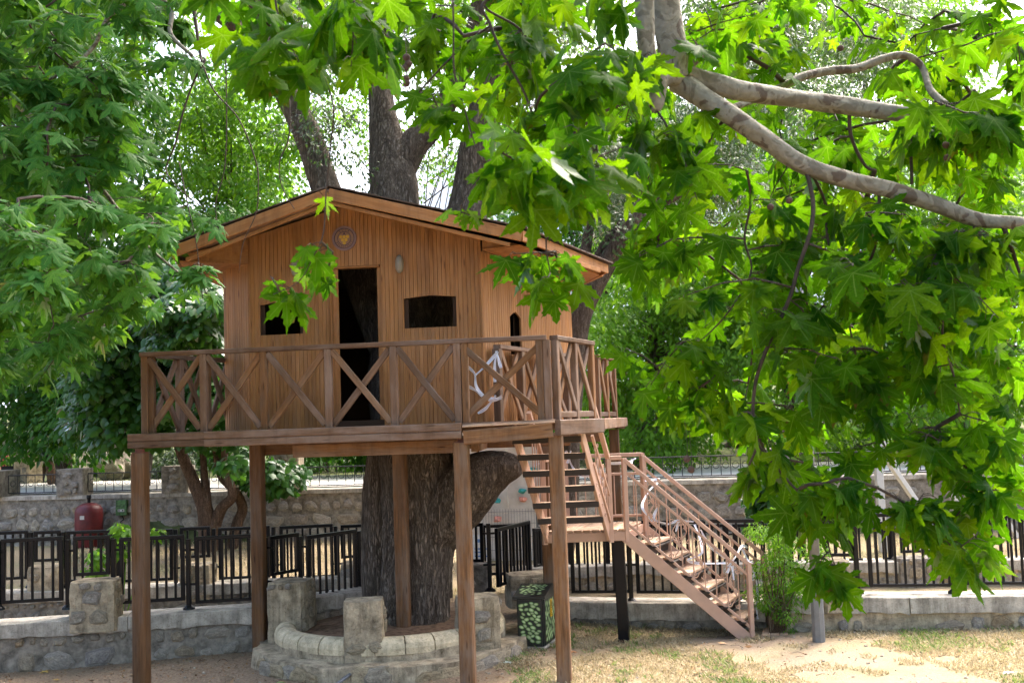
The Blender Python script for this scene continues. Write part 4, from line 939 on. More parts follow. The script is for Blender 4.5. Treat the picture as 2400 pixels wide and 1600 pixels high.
fence('farther black fence on the second ledge, right part', [(1130, 1235, 1232, 1345, 1231, 14.9, 14.9), (1262, 1420, 1236, 1350, 1234, 14.9, 14.8), (1436, 1560, 1234, 1350, 1233, 14.8, 14.7), (1576, 1700, 1233, 1350, 1231, 14.7, 14.6), (1716, 1850, 1231, 1350, 1229, 14.6, 14.45), (1866, 2085, 1229, 1349, 1225, 14.45, 14.3), (2106, 2196, 1215, 1292, 1213, 14.25, 14.2), (2212, 2450, 1213, 1340, 1208, 14.2, 14.0)],
      [(1428, 1234, 1362, 14.8), (1568, 1232, 1362, 14.7), (1708, 1230, 1362, 14.6), (1858, 1228, 1362, 14.45), (2096, 1216, 1358, 14.27), (2204, 1212, 1356, 14.2)])

# ------------------------------------------------------------------ painted utility box
bx0 = V((-.045, 11.86, 0)); bu = V((.975, -.2, 0)).normalized(); bv = V((.29, .957, 0)).normalized(); bw, bd, bh = .285, .56, .545
B_ = lambda u, v, z: bx0+bu*u+bv*v+UP*(z-.005)
ub = thing('utility_box', 'metal utility box painted all over with green pickles, yellow warning sticker', 'utility box', B_(bw/2, bd/2, 0))
M_['boxblk'] = plain('box_black_paint', (.02, .024, .022), .35, var=.3, sc=6)
def boxm(u0, u1, v0, v1, z0, z1): return [B_(u, v, z) for z in (z0, z1) for u, v in ((u0, v0), (u1, v0), (u1, v1), (u0, v1))], [[3, 2, 1, 0], [4, 5, 6, 7], [0, 1, 5, 4], [1, 2, 6, 5], [2, 3, 7, 6], [3, 0, 4, 7]]
mb = MB(); mb.add(*boxm(0, bw, 0, bd, .03, bh)); mb.build('cabinet', M_['boxblk'], ub)
mb = MB(); mb.add(*boxm(-.01, bw+.01, -.01, bd+.01, 0, .035)); mb.build('plinth', M_['concrete'], ub)
mb = MB(); mb.add(*boxm(.012, bw-.012, -.012, -.0005, .045, bh-.015)); mb.build('door', M_['boxblk'], ub)
mb = MB(); mb.add(*boxm(bw+.0005, bw+.012, .02, bd-.02, .045, bh-.015)); mb.build('side_panel', M_['boxblk'], ub)
o_ = .035; zr = bh+.115
mb = MB(); v8 = [B_(-o_, -o_, bh), B_(bw+o_, -o_, bh), B_(bw+o_, bd+o_, bh), B_(-o_, bd+o_, bh), B_(-o_, -o_, bh+.022), B_(bw+o_, -o_, bh+.022), B_(bw+o_, bd+o_, bh+.022), B_(-o_, bd+o_, bh+.022), B_(-o_, bd*.55, zr), B_(bw+o_, bd*.55, zr)]
mb.add(v8, [[3, 2, 1, 0], [0, 1, 5, 4], [1, 2, 6, 9, 5], [2, 3, 7, 6], [3, 0, 4, 8, 7], [4, 5, 9, 8], [8, 9, 6, 7]]); mb.build('lid', M_['boxblk'], ub)
m, t, bs = newmat('painted_pickle'); a_ = N(t, 'Attribute', attribute_name='shade'); oi = N(t, 'NewGeometry')
r1 = ramp(t, [(0, (.02, .03, .02)), (.3, (.08, .17, .05)), (.65, (.3, .45, .17)), (1, (.62, .72, .46))]); L(t, a_, 'Fac', r1, 0)
hs = N(t, 'HueSaturation'); mr = N(t, 'MapRange', i_3=.75, i_4=1.25); L(t, oi, 'Random Per Island', mr, 0); L(t, mr, 0, hs, 'Value'); L(t, r1, 0, hs, 'Color'); L(t, hs, 0, bs, 'Base Color'); bs.inputs['Roughness'].default_value = .4
M_['pickle'] = m
def pickles(name, O, X, Y, n, w_, h, l0, l1, asp, tilt, seed):
    r = random.Random(seed); vs_, fs, sh = [], [], []; Z = X.cross(Y); done = []
    for _ in range(n*8):
        l = r.uniform(l0, l1); cx, cy = r.uniform(l*.5, w_-l*.5), r.uniform(l*.45, h-l*.45)
        if any((cx-a)**2+((cy-b)*1.3)**2 < (.62*l)**2 for a, b in done): continue
        done.append((cx, cy)); ang = tilt+r.uniform(-.6, .6); ca, sa = math.cos(ang), math.sin(ang); b = len(vs_); bend = r.uniform(-.25, .25)
        vs_.append(O+X*cx+Y*cy+Z*.0012); sh.append(1.)
        for ring, q, s in ((0, .55, .72), (1, 1, .0)):
            for k in range(12):
                a = 2*math.pi*k/12; u = math.cos(a)*l/2*q; v = math.sin(a)*l/2*asp*q+bend*u*u/l*2
                vs_.append(O+X*(cx+u*ca-v*sa)+Y*(cy+u*sa+v*ca)+Z*.001); sh.append(s)
        for k in range(12):
            fs.append([b, b+1+k, b+1+(k+1) % 12]); fs.append([b+1+k, b+13+k, b+13+(k+1) % 12, b+1+(k+1) % 12])
        if len(done) >= n: break
    m = mesh(name, vs_, fs, M_['pickle']); at_ = m.attributes.new('shade', 'FLOAT', 'POINT'); at_.data.foreach_set('value', sh); stuff(link(name, m, ub))
pickles('painted_pickles', B_(.012, -.0125, .05), bu, UP, 60, bw-.024, bh-.07, .06, .09, .6, -.25, 1)
pickles('painted_pickles', B_(bw+.0125, .02, .05), bv, UP, 110, bd-.04, bh-.07, .075, .115, .58, 1.3, 2)
e1 = (B_(0, bd*.55, zr)-B_(0, -o_, bh+.022)); pickles('painted_pickles', B_(-.02, -o_, bh+.024)+e1*.1, bu, e1.normalized(), 36, bw+.04, e1.length*.85, .05, .07, .45, .2, 3)
M_['yel'] = plain('warning_yellow', (.72, .43, .01), .5, var=.05); M_['blk'] = plain('print_black', (.02, .02, .02), .5)
O = B_(bw+.0145, .24, .305); QX = lambda u, z: O+bv*u+UP*z
def flat(poly, d, name, mat, par):
    n = bu*d; mb = MB(); k = len(poly); mb.add([QX(*p) for p in poly]+[QX(*p)+n for p in poly], [list(range(k))[::-1], list(range(k, 2*k))]+[[i, (i+1) % k, k+(i+1) % k, k+i] for i in range(k)]); return mb.build(name, mat, par)
pl = flat([(0, 0), (.085, 0), (.085, .19), (0, .19)], .002, 'warning_sticker', M_['yel'], ub)
def tri_line(a, b, w_=.005):
    a, b = V((*a, 0)), V((*b, 0)); d = (b-a).normalized(); n = V((-d.y, d.x, 0))*w_/2; flat([tuple((a-n)[:2]), tuple((b-n)[:2]), tuple((b+n)[:2]), tuple((a+n)[:2])], .0032, 'print', M_['blk'], pl)
for a, b in (((.015, .115), (.07, .115)), ((.07, .115), (.0425, .175)), ((.0425, .175), (.015, .115))): tri_line(a, b)
tri_line((.045, .155), (.038, .138), .004); tri_line((.038, .138), (.047, .136), .004); tri_line((.047, .136), (.041, .12), .004)
tri_line((.006, .098), (.079, .098), .006)
for k in range(4): tri_line((.014, .078-.018*k), (.07, .078-.018*k), .004)

# ------------------------------------------------------------------ lamp pole, far pole, tank, swing, climbing wall
pb = at(1919, 1490, 11.6); lp = thing('lamp_pole', 'grey galvanised lamp pole in front of the right low wall', 'lamp post', z_(pb, 0))
MB().tube([z_(pb, -.05), V((pb.x-.0, pb.y, .75))], [.068, .066], 8).build('base_sleeve', M_['pole'], lp)
MB().tube([z_(pb, .75), z_(pb, 2.5), z_(pb, 4.3)], [.056, .052, .046], 14).build('pole', M_['pole'], lp, True)
MB().tube([z_(pb, .745), z_(pb, .765)], [.075, .075], 14).build('collar', M_['pole'], lp)
MB().tube([z_(pb, 4.3), z_(pb, 4.34), z_(pb, 4.38), z_(pb, 4.56), z_(pb, 4.6)], [.03, .06, .12, .1, .02], 14).build('lantern', M_['white'], lp, True)
q = at(199, 1107, 27.3); up_ = tag(MB().tube([z_(q, 1.3), z_(q, 4.5), z_(q, 8)], [.135, .12, .1], 16).build('utility_pole', M_['polec'], None, True), 'pale concrete utility pole beyond the road at left', 'pole')
tk = at(209, 1290, 20.2); tz = gz(tk.x, tk.y)
tn = thing('gas_tank', 'dark red domed metal tank standing against the stone wall', 'tank', z_(tk, tz))
prof = [(0.235, 0), (.25, .03), (.25, .62), (.24, .69), (.2, .75), (.12, .79), (.03, .805)]
vs_, fs = [], []
for r_, z in prof:
    for k in range(28): a = 2*math.pi*k/28; vs_.append((tk.x+r_*math.cos(a), tk.y+r_*math.sin(a), tz+z))
for i in range(6):
    for k in range(28): fs.append([i*28+k, i*28+(k+1) % 28, (i+1)*28+(k+1) % 28, (i+1)*28+k])
link('body', mesh('body', vs_, fs, M_['red'], True), tn)
MB().tube([V((tk.x, tk.y, tz+.79)), V((tk.x, tk.y, tz+.86)), V((tk.x, tk.y, tz+.9)), V((tk.x, tk.y, tz+.95))], [.03, .03, .045, .04], 10).build('valve', M_['black'], tn)
MB().box(V((tk.x-.07, tk.y-.249, tz+.55)), V((tk.x+.01, tk.y-.249, tz+.55)), .01, .07).build('sticker', M_['white'], tn)
gb = at(281, 1190, 20.35); M_['camo'] = plain('leaf_print_green', (.06, .16, .04), .5, var=.45, sc=25)
gm = thing('meter_box', 'small leaf-patterned green box fixed on the stone wall', 'box', gb); wy = WALLY(gb.x)
MB().box(V((gb.x-.1, wy-.06, gb.z)), V((gb.x+.1, wy-.06, gb.z)), .1, .28).build('case', M_['camo'], gm); MB().box(V((gb.x-.06, wy-.115, gb.z-.05)), V((gb.x+.06, wy-.115, gb.z-.05)), .008, .045).build('plate', M_['white'], gm)
for x in (-.035, .035): MB().tube([V((gb.x+x, wy-.12, gb.z-.05)), V((gb.x+x, wy-.125, gb.z-.05))], [.014, .014], 10).build('hole', M_['black'], gm)
MB().tube([V((gb.x, wy-.07, gb.z-.14)), V((gb.x+.03, wy-.07, gb.z-.22)), V((gb.x-.03, wy-.07, gb.z-.27)), V((gb.x-.01, wy-.06, gb.z-.4))], .01, 6, 4).build('cable', M_['black'], gm)
# swing frame
sa, sb_ = at(2057, 1060, 16.6), at(2236, 1070, 16.9); zt = at(2100, 1036, 16.6).z
sw = thing('swing_frame', 'white painted steel swing frame with sloping braces beyond the right fence', 'swing', z_(sa, .2))
bar('top_beam', z_(sa, zt)-V((.05, 0, 0)), z_(sb_, zt)+V((1.6, .2, 0)), .1, .1, M_['white'], sw)
for s, dx in ((sa, .8), (sb_, .8)):
    bar('leg', z_(s, .2), z_(s, zt-.05), .11, .11, M_['white'], sw, up=V((1, 0, 0))); bar('brace', V((s.x+.05, s.y, zt-.1)), V((s.x+dx+.4, s.y+.5, .2)), .08, .08, M_['white'], sw)
# climbing wall and mesh fence
ca, cb = at(1092, 1300, 17.4), at(1300, 1300, 17.2)
cw = thing('climbing_wall', 'pale climbing panel with teal and salmon holds behind the trunk', 'climbing wall', z_(ca, .2))
zs = [.2, 1.0, 1.8, 2.6]
for i in range(3):
    for k in range(2):
        a, b = ca.lerp(cb, k/2+.003), ca.lerp(cb, (k+1)/2-.003); bar('panel', z_(a, (zs[i]+zs[i+1])/2), z_(b, (zs[i]+zs[i+1])/2), .04, zs[i+1]-zs[i]-.006, M_['panel'], cw, ch=.003)
M_['teal'] = plain('teal_hold', (.02, .3, .28), .5); M_['salmon'] = plain('salmon_hold', (.6, .25, .18), .5)
for i, (px, py) in enumerate([(1164, 1172), (1218, 1046), (1224, 1150), (1226, 1169), (1166, 1216), (1130, 1110), (1195, 1105), (1120, 1200), (1250, 1100), (1262, 1190), (1275, 1060)]):
    p = at(px, py, 17.24); c = MB(); r = random.Random(i)
    vs_, fs = stonemesh(50+i); c.add([V((p.x+v[0]*.14, p.y-.0-v[2]*.06, p.z+v[1]*.1)) for v in vs_], fs); c.build('hold', M_['teal'] if i in (0, 1, 2, 5, 8) else M_['salmon'], cw)
mf = thing('mesh_fence', 'grey welded wire mesh fence in front of the climbing panel', 'fence', at(1110, 1330, 16.6)); ma, mc = at(1095, 1300, 16.7), at(1262, 1300, 16.6)
M_['wire'] = plain('galvanised_wire', (.2, .21, .22), .5, metal=.5)
wm = MB()
for k in range(26): q = ma.lerp(mc, k/25); wm.box(z_(q, .25), z_(q, 1.12), .005, .005)
for z in (.3, .5, .7, .9, 1.08): wm.box(z_(ma, z), z_(mc, z), .006, .006)
stuff(wm.build('wire_mesh', M_['wire'], mf))
for q in (ma, mc): bar('post', z_(q, .15), z_(q, 1.15), .04, .04, M_['wire'], mf)
M_['sheet'] = plain('printed_sheet', (.62, .68, .74), .5, var=.12, sc=12)
sg = thing('notice_sheet', 'white and blue notice sheet hanging on the mesh fence', 'notice', at(1128, 1295, 16.6)); s0, s1 = at(1106, 1293, 16.62), at(1150, 1293, 16.6)
bar('sheet', s0, s1, .006, .52, M_['sheet'], sg); M_['blue'] = plain('print_blue', (.1, .22, .5), .5)
sl = (s1-s0)
for z, a, b, h in ((.17, .3, .7, .05), (.05, .15, .85, .022), (-.0, .15, .6, .022), (-.06, .15, .8, .022), (-.12, .3, .7, .04)): bar('print', s0+sl*a+V((0, -.006, z)), s0+sl*b+V((0, -.006, z)), .004, h, M_['blue'], sg)

# ------------------------------------------------------------------ barrier tape
m, t, bs = newmat('striped_tape'); uvn = N(t, 'UVMap'); sx = N(t, 'SeparateXYZ'); L(t, uvn, 0, sx, 0)
rp = ramp(t, [(0, (.75, .77, .82)), (.22, (.75, .77, .82)), (.24, (.17, .2, .45)), (.33, (.17, .2, .45)), (.35, (.75, .77, .82)), (.58, (.75, .77, .82)), (.6, (.17, .2, .45)), (.72, (.17, .2, .45)), (.74, (.75, .77, .82))])
L(t, sx, 'Y', rp, 0); L(t, rp, 0, bs, 'Base Color'); bs.inputs['Roughness'].default_value = .35; M_['tape'] = m
def tape(par, pts, w_=.034, seed=0, twist=.5):
    p = smoothpath(pts, 8); vs_, fs, uvs = [], [], []; r = random.Random(seed); ph = r.uniform(0, 6)
    for i, q in enumerate(p):
        tdir = (p[min(i+1, len(p)-1)]-p[max(0, i-1)]).normalized(); s = tdir.cross(V((0, -1, 0)))
        if s.length < .05: s = V((1, 0, 0))
        s.normalize(); nn = tdir.cross(s); a = twist*math.sin(ph+i*.22); d = s*math.cos(a)+nn*math.sin(a); wv = w_*(.75+.25*math.sin(i*.4+ph))
        vs_ += [q-d*wv/2, q+nn*.006*math.sin(i*.7), q+d*wv/2]
    for i in range(len(p)-1):
        fs += [[3*i, 3*i+1, 3*i+4, 3*i+3], [3*i+1, 3*i+2, 3*i+5, 3*i+4]]
    m = mesh('tape', vs_, fs, M_['tape'], True); uv = m.uv_layers.new(name='UVMap')
    for lp_ in m.loops: uv.data[lp_.index].uv = (0, (lp_.vertex_index % 3)/2)
    return link('strip', m, par)
def tapething(label, strips, Y):
    t = thing('barrier_tape', label, 'tape', at(*strips[0][0][:2], Y))
    for k, s in enumerate(strips): tape(t, [at(q[0], q[1], q[2] if len(q) > 2 else Y) for q in s], seed=k*3+len(label))
tapething('white and blue striped tape tied across the balcony gap', [[(1092, 856), (1112, 875), (1116, 905), (1132, 925), (1150, 938), (1175, 932)], [(1113, 880), (1140, 855), (1165, 826)], [(1163, 822), (1168, 840), (1174, 862)], [(1166, 824), (1160, 850), (1160, 895)], [(1098, 905), (1115, 915), (1132, 928), (1160, 934), (1176, 928)], [(1120, 968), (1140, 955), (1162, 926)]], 10.75)
tapething('white and blue striped tape wound down the lower stair railing', [[(1418, 1085, 12), (1460, 1084, 12.1), (1490, 1074, 12.5)], [(1482, 1076, 12.5), (1478, 1092, 12.4)], [(1512, 1126, 12.2), (1545, 1122, 12.6)], [(1540, 1130, 12.6), (1520, 1152, 12.3), (1505, 1185, 12), (1520, 1210, 12), (1530, 1220, 12)], [(1545, 1182, 12), (1532, 1215, 12), (1560, 1226, 12)], [(1565, 1228, 12), (1590, 1220, 12), (1625, 1222, 12.2)], [(1590, 1222, 12), (1584, 1245, 12)], [(1628, 1228, 12.2), (1640, 1260, 12.1), (1645, 1295, 12), (1612, 1312, 12), (1650, 1320, 12.1), (1700, 1318, 12.2)], [(1642, 1240, 12), (1665, 1280, 12), (1700, 1308, 12)], [(1700, 1335, 11.98), (1720, 1310, 11.98), (1738, 1280, 12.3), (1752, 1282, 12.5)], [(1716, 1325, 11.95), (1720, 1358, 11.95)], [(1712, 1325, 11.95), (1704, 1342, 11.95)], [(1740, 1285, 12.4), (1752, 1310, 12.4), (1762, 1320, 12.3)], [(1768, 1330, 12.3), (1775, 1380, 12.3), (1774, 1430, 12.3), (1776, 1450, 12.3)], [(1768, 1332, 12.3), (1764, 1360, 12.3)]], 12)
tapething('white and blue striped tape tied along the upper flight railing', [[(1250, 1090), (1268, 1086), (1275, 1098)], [(1326, 1056), (1335, 1080), (1345, 1100)], [(1338, 1056), (1330, 1085)], [(1355, 1112), (1385, 1115), (1412, 1100)], [(1415, 1100), (1408, 1130), (1404, 1150)], [(1410, 1105), (1402, 1125)]], 12.3)

# ------------------------------------------------------------------ garden beyond the road
gp = at(66, 1133, 27.6); g2 = at(28, 1133, 27.7); GZ = 1.34
gp_t = thing('gate_pillar', 'mottled stone gate pillar beyond the road at far left', 'pillar', z_(gp, GZ))
bar('shaft', z_(gp, GZ-.1), z_(gp, at(66, 1056, 27.6).z), .5, .5, M_['mortar2'], gp_t, up=V((.4, 1, 0)), ch=.03)
stonefield(gp_t, V((gp.x-.22, gp.y-.28, GZ)), V((1, -.0, 0)), UP, .42, .75, .24, .03, .03, rnd=random.Random(4))
gg = thing('garden_gate', 'black barred garden gate at the far left beyond the road', 'gate', z_(g2, GZ)); ztop = at(28, 1042, 27.7).z
ga, gb2 = at(3, 1133, 27.7), at(52, 1133, 27.7)
bar('sheet_panel', z_(ga, GZ+.2), z_(gb2, GZ+.2), .02, .42, M_['black'], gg); bar('top_rail', z_(ga, ztop), z_(gb2, ztop), .04, .04, M_['black'], gg)
for k in range(8): q = ga.lerp(gb2, k/7); bar('gate_bar', z_(q, GZ+.4), z_(q, ztop), .02 if 0 < k < 7 else .05, .02 if 0 < k < 7 else .05, M_['black'], gg, up=V((1, 0, 0)))
q = at(14, 1095, 29); bn = thing('plastic_tub', 'bright red plastic tub in the garden behind the gate', 'tub', z_(q, q.z)); M_['brt'] = plain('red_plastic', (.7, .02, .03), .4, var=.05)
MB().tube([z_(q, q.z-.05), z_(q, q.z+.28), z_(q, q.z+.3), z_(q, q.z+.31)], [.13, .17, .185, .17], 18).build('tub', M_['brt'], bn)
q = at(143, 1078, 29.5); pn = thing('flower_trough', 'orange terracotta trough in the garden beyond the road', 'planter', z_(q, q.z)); M_['terra'] = plain('terracotta', (.45, .16, .06), .8)
mb = MB(); mb.prism([(q.x-.17, q.y-.1), (q.x+.17, q.y-.1), (q.x+.19, q.y+.12), (q.x-.19, q.y+.12)], q.z, q.z+.2); mb.prism([(q.x-.2, q.y-.13), (q.x+.2, q.y-.13), (q.x+.2, q.y+.14), (q.x-.2, q.y+.14)], q.z+.16, q.z+.22); mb.build('trough', M_['terra'], pn)
for i, (px, py, s) in enumerate([(262, 1105, .5), (288, 1100, .42)]):
    q = at(px, py, 28.3+.5*i); vs_, fs = [], []
    bm = bmesh.new(); bmesh.ops.create_icosphere(bm, subdivisions=3, radius=1)
    for v in bm.verts: d = 1+.28*noise.noise(v.co*1.4+V((i*7, 0, 0)))+.1*noise.noise(v.co*4); v.co = V((v.co.x*s*.75*d, v.co.y*s*.6*d, v.co.z*s*.85*d))
    m = bpy.data.meshes.new('boulder'); bm.to_mesh(m); bm.free(); m.materials.append(M_['block'])
    tag(link('boulder', m, None, Matrix.Translation(z_(q, q.z+s*.2))), ('rounded grey boulder beyond the road left of the left post', 'smaller boulder just right of the rounded grey boulder')[i], 'boulder', 'boulders beyond the road')
hs_ = at(742, 1620, 9.9)
hz = thing('garden_hose', 'grey plastic pipe end lying at the foot of the round planter', 'pipe', at(790, 1585, 10.4))
MB().tube([V((at(822, 1566, 10.55).x, 10.5, .10)), V((at(780, 1580, 10.3).x, 10.3, .04)), V((at(735, 1600, 10.1).x, 10.05, .02)), V((-1.9, 9.6, .02))], [.016, .016, .016, .016], 8, 5).build('pipe', plain('grey_pipe', (.12, .13, .15), .5), hz, True)
# ------------------------------------------------------------------ leaf shapes
def plane_outline(seed, teeth=True):
    """deeply five-lobed plane-tree leaf, base at the origin, tip at (0, 1)"""
    r = random.Random(seed); C = (0, .22); half = []
    lobes = [(0, .80, .125), (48, .78, .118), (102, .58, .1)]
    def lobe(a, Ln, w_, side):
        a = rad(a)+r.uniform(-.06, .06); Ln *= r.uniform(.9, 1.1); d = (math.sin(a), math.cos(a)); n = (d[1], -d[0]); pts = []
        seq = [(.42, .95), (.56, 1.35), (.6, .8), (.75, .8), (.8, .42)] if teeth else [(.5, 1.1)]
        for s, k in seq: k *= r.uniform(.85, 1.15); pts.append((C[0]+d[0]*Ln*s+n[0]*w_*k*side, C[1]+d[1]*Ln*s+n[1]*w_*k*side))
        return pts, (C[0]+d[0]*Ln, C[1]+d[1]*Ln)
    right = []
    right.append((.03, .03)); right.append((.10, .10))
    p1, t1 = lobe(*lobes[2], -1); p2, _ = lobe(*lobes[2], 1)
    # lobes on the right-hand side are walked from base to tip
    def full(a, Ln, w_):
        lo, t = lobe(a, Ln, w_, 1); hi, _ = lobe(a, Ln, w_, -1); return lo, t, hi[::-1]
    ribs = []
    lo, t, hi = full(*lobes[2]); right += lo+[t]+hi; ribs.append(t)
    a = rad(72); right.append((C[0]+math.sin(a)*.19, C[1]+math.cos(a)*.19))
    lo, t, hi = full(*lobes[1]); right += lo+[t]+hi; ribs.append(t)
    a = rad(23); right.append((C[0]+math.sin(a)*.23, C[1]+math.cos(a)*.23))
    lo, t = lobe(*lobes[0], 1); right += lo
    k = 1/1.02
    left = [(-x*r.uniform(.95, 1.05), y) for x, y in right[::-1]]
    return [(0, 0)]+right+[(0, 1.02)]+left, C, [(0, 1.02)]+ribs+[(-x, y) for x, y in ribs]
def plane_mesh(seed, teeth=True, ribs_on=True):
    out, C, ribs = plane_outline(seed, teeth); n = len(out); co = [V(p) for p in out]; ed = [(i, (i+1) % n) for i in range(n)]; vein = [0]*n
    ci = len(co); co.append(V(C)); vein.append(1); ed.append((0, ci))
    if ribs_on:
        for q in ribs:
            prev = ci
            for s in (.4, .72): co.append(V(C).lerp(V(q), s)); vein.append(1); ed.append((prev, len(co)-1)); prev = len(co)-1
    res = delaunay_2d_cdt([V((c.x, c.y)) for c in co], ed, [list(range(n))], 2, 1e-5)
    v2, tris, orig = res[0], res[2], res[3]; r = random.Random(seed+50)
    vv = [max([vein[o] for o in og] or [0]) for og in orig]
    ph = r.uniform(0, 6); curl = r.uniform(-.05, .75); fold = r.uniform(.05, .75); vs_ = []
    for c, ve in zip(v2, vv):
        x, y = c.x, c.y; rr = math.hypot(x, y-C[1])
        z = -curl*y*y*.55-fold*abs(x)*.5+.07*math.sin(6*math.atan2(x, y-C[1])+ph)*rr-(.0 if ve else .02)
        vs_.append((x, y, z))
    return np.array(vs_), np.array([t for t in tris if len(t) == 3]), np.array(vv, float)
PL_HI = [plane_mesh(i) for i in range(11)]; PL_LO = [plane_mesh(i+20, False, True) for i in range(5)]
def leafobj(tm, mat, name='leaf'):
    m = npmesh(name, tm[0], tm[1], mat); a = m.attributes.new('vein', 'FLOAT', 'POINT'); a.data.foreach_set('value', tm[2]); return m
def oval(w_=.5, fold=.25, droop=.2, heart=False):
    if heart:
        P_ = [(0, 0, 0), (.28, -.06, 0), (.44, .18, 0), (.34, .55, 0), (0, 1.05, 0), (-.34, .55, 0), (-.44, .18, 0), (-.28, -.06, 0), (0, .35, .0)]
        v = np.array([(x, y, -fold*abs(x)-droop*y*y) for x, y, z in P_]); t = np.array([[8, i, (i+1) % 8] for i in range(8)]); return v, t, np.zeros(9)
    v = np.array([(0, 0, 0), (w_/2, .42, -fold*w_/2), (0, 1, -droop), (-w_/2, .42, -fold*w_/2), (0, .45, -droop*.2)]); return v, np.array([[0, 1, 4], [1, 2, 4], [2, 3, 4], [3, 0, 4]]), np.zeros(5)
def leafcloud(name, tms, pos, tip, nor, size, mat, parent, kind='stuff', vein=False):
    """many leaves joined into one mesh: pos, tip direction, surface normal, size arrays"""
    pos, tip, nor, size = (np.asarray(a, float) for a in (pos, tip, nor, size)); n = len(pos)
    if n == 0: return None
    tip /= np.linalg.norm(tip, axis=1)[:, None]; x = np.cross(tip, nor); x /= np.linalg.norm(x, axis=1)[:, None]+1e-9; z = np.cross(x, tip)
    pick = RNG.integers(0, len(tms), n); AV, AT, AA = [], [], []; off = 0
    for k, tm in enumerate(tms):
        s = np.where(pick == k)[0]
        if not len(s): continue
        q = tm[0]; c = pos[s][:, None, :]+(q[None, :, 0, None]*x[s][:, None, :]+q[None, :, 1, None]*tip[s][:, None, :]+q[None, :, 2, None]*z[s][:, None, :])*size[s][:, None, None]
        AV.append(c.reshape(-1, 3)); nv = len(q); AT.append((tm[1][None]+(np.arange(len(s))*nv)[:, None, None]+off).reshape(-1, 3)); AA.append(np.tile(tm[2], len(s))); off += nv*len(s)
    m = npmesh(name, np.concatenate(AV), np.concatenate(AT), mat)
    if vein: a = m.attributes.new('vein', 'FLOAT', 'POINT'); a.data.foreach_set('value', np.concatenate(AA))
    o = link(name, m, parent)
    if kind: o['kind'] = kind
    return o
def inpoly(x, y, P):
    c = False; j = len(P)-1
    for i in range(len(P)):
        if (P[i][1] > y) != (P[j][1] > y) and x < (P[j][0]-P[i][0])*(y-P[i][1])/(P[j][1]-P[i][1])+P[i][0]: c = not c
        j = i
    return c
def polysample(P, r):
    x0, x1 = min(p[0] for p in P), max(p[0] for p in P); y0, y1 = min(p[1] for p in P), max(p[1] for p in P)
    while True:
        x, y = r.uniform(x0, x1), r.uniform(y0, y1)
        if inpoly(x, y, P): return x, y

# ------------------------------------------------------------------ branching: twigs grow from the nearest node already on the tree
class Grow:
    def __init__(s, seeds):
        s.p = [V(q) for q in seeds]; s.par = [-1]*len(seeds); s.cnt = [0]*len(seeds); s.A = np.array([tuple(q) for q in seeds])
    def add(s, T, r, step=.12, pen=1.6, droop=.1, sag=.03):
        d = s.A-np.array(T); cost = np.linalg.norm(d, axis=1)+pen*np.maximum(0, -d[:, 2]-.05)
        i = int(np.argmin(cost)); a = s.p[i]; ln = (T-a).length; n = max(2, int(ln/step)); mid = a.lerp(T, .45)+UP*droop*ln+V((r.uniform(-1, 1), r.uniform(-1, 1), 0))*ln*.1; pth = [a]; pi = i; new = []
        for k in range(1, n+1):
            f = k/n; q = a*(1-f)**2+mid*2*f*(1-f)+T*f*f
            if k < n: q = q+V((r.uniform(-1, 1), r.uniform(-1, 1), r.uniform(-1, 1)))*sag*min(1, ln)
            s.p.append(q); s.par.append(pi); s.cnt.append(0); pi = len(s.p)-1; new.append(tuple(q)); pth.append(q)
        s.A = np.vstack([s.A, np.array(new)]); j = pi
        while j >= 0: s.cnt[j] += 1; j = s.par[j]
        return pth
    def tubes(s, r0=.0035, ex=.45, n=5, rmax=.03):
        mb = MB(); kids = {}
        for i, q in enumerate(s.par):
            if q >= 0: kids.setdefault(q, []).append(i)
        R = lambda i: min(rmax, r0*max(1, s.cnt[i])**ex)
        for i in range(len(s.p)):
            if s.par[i] < 0: starts = kids.get(i, [])
            else:
                k = kids.get(i, []); starts = sorted(k, key=lambda j: -s.cnt[j])[1:] if len(k) > 1 else []
            for c in starts:
                pth, rr = [s.p[i]], [R(c)]; j = c
                while True:
                    pth.append(s.p[j]); rr.append(R(j)); k = kids.get(j, [])
                    if not k: break
                    j = max(k, key=lambda q: s.cnt[q])
                rr[-1] *= .6; mb.tube(pth, rr, n)
        return mb
def spray(pth, r, size, nper, along=.55, hang=.8, out=.55, face=V((0, 0, 0))):
    """leaves alternate along the outer part of a twig; returns (pos, tip, normal, size) and the petioles"""
    ls = []; cum = [0]
    for a, b in zip(pth, pth[1:]): cum.append(cum[-1]+(b-a).length)
    tot = cum[-1]; s0 = max(0, tot-along)
    for k in range(nper):
        s = s0+(tot-s0)*(k+.6)/nper if nper > 1 else tot
        i = max(0, min(len(pth)-2, next((j for j in range(len(cum)-1) if cum[j+1] >= s), len(pth)-2))); f = (s-cum[i])/max(1e-6, cum[i+1]-cum[i]); p = pth[i].lerp(pth[i+1], min(1, f)); d = (pth[i+1]-pth[i]).normalized()
        a = r.uniform(0, 2*math.pi); o = V((math.cos(a), math.sin(a), r.uniform(-.2, .3))); o = (o-d*o.dot(d)*.5).normalized()
        pl_ = size*r.uniform(.25, .45); b = p+(o*.8+d*.3-UP*.25).normalized()*pl_
        tip = (o*out*r.uniform(.4, 1.3)-UP*hang*r.uniform(.5, 1.2)+d*.25+face*.25).normalized()
        nn = (UP*r.uniform(.2, 1)+o*r.uniform(.1, 1.)+V((r.uniform(-.5, .5), r.uniform(-.5, .5), 0))+face); nn = nn-tip*nn.dot(tip)
        if nn.length < .1: nn = tip.orthogonal()
        ls.append((b, tip, nn.normalized(), size*r.uniform(.55, 1.28), p))
    return ls
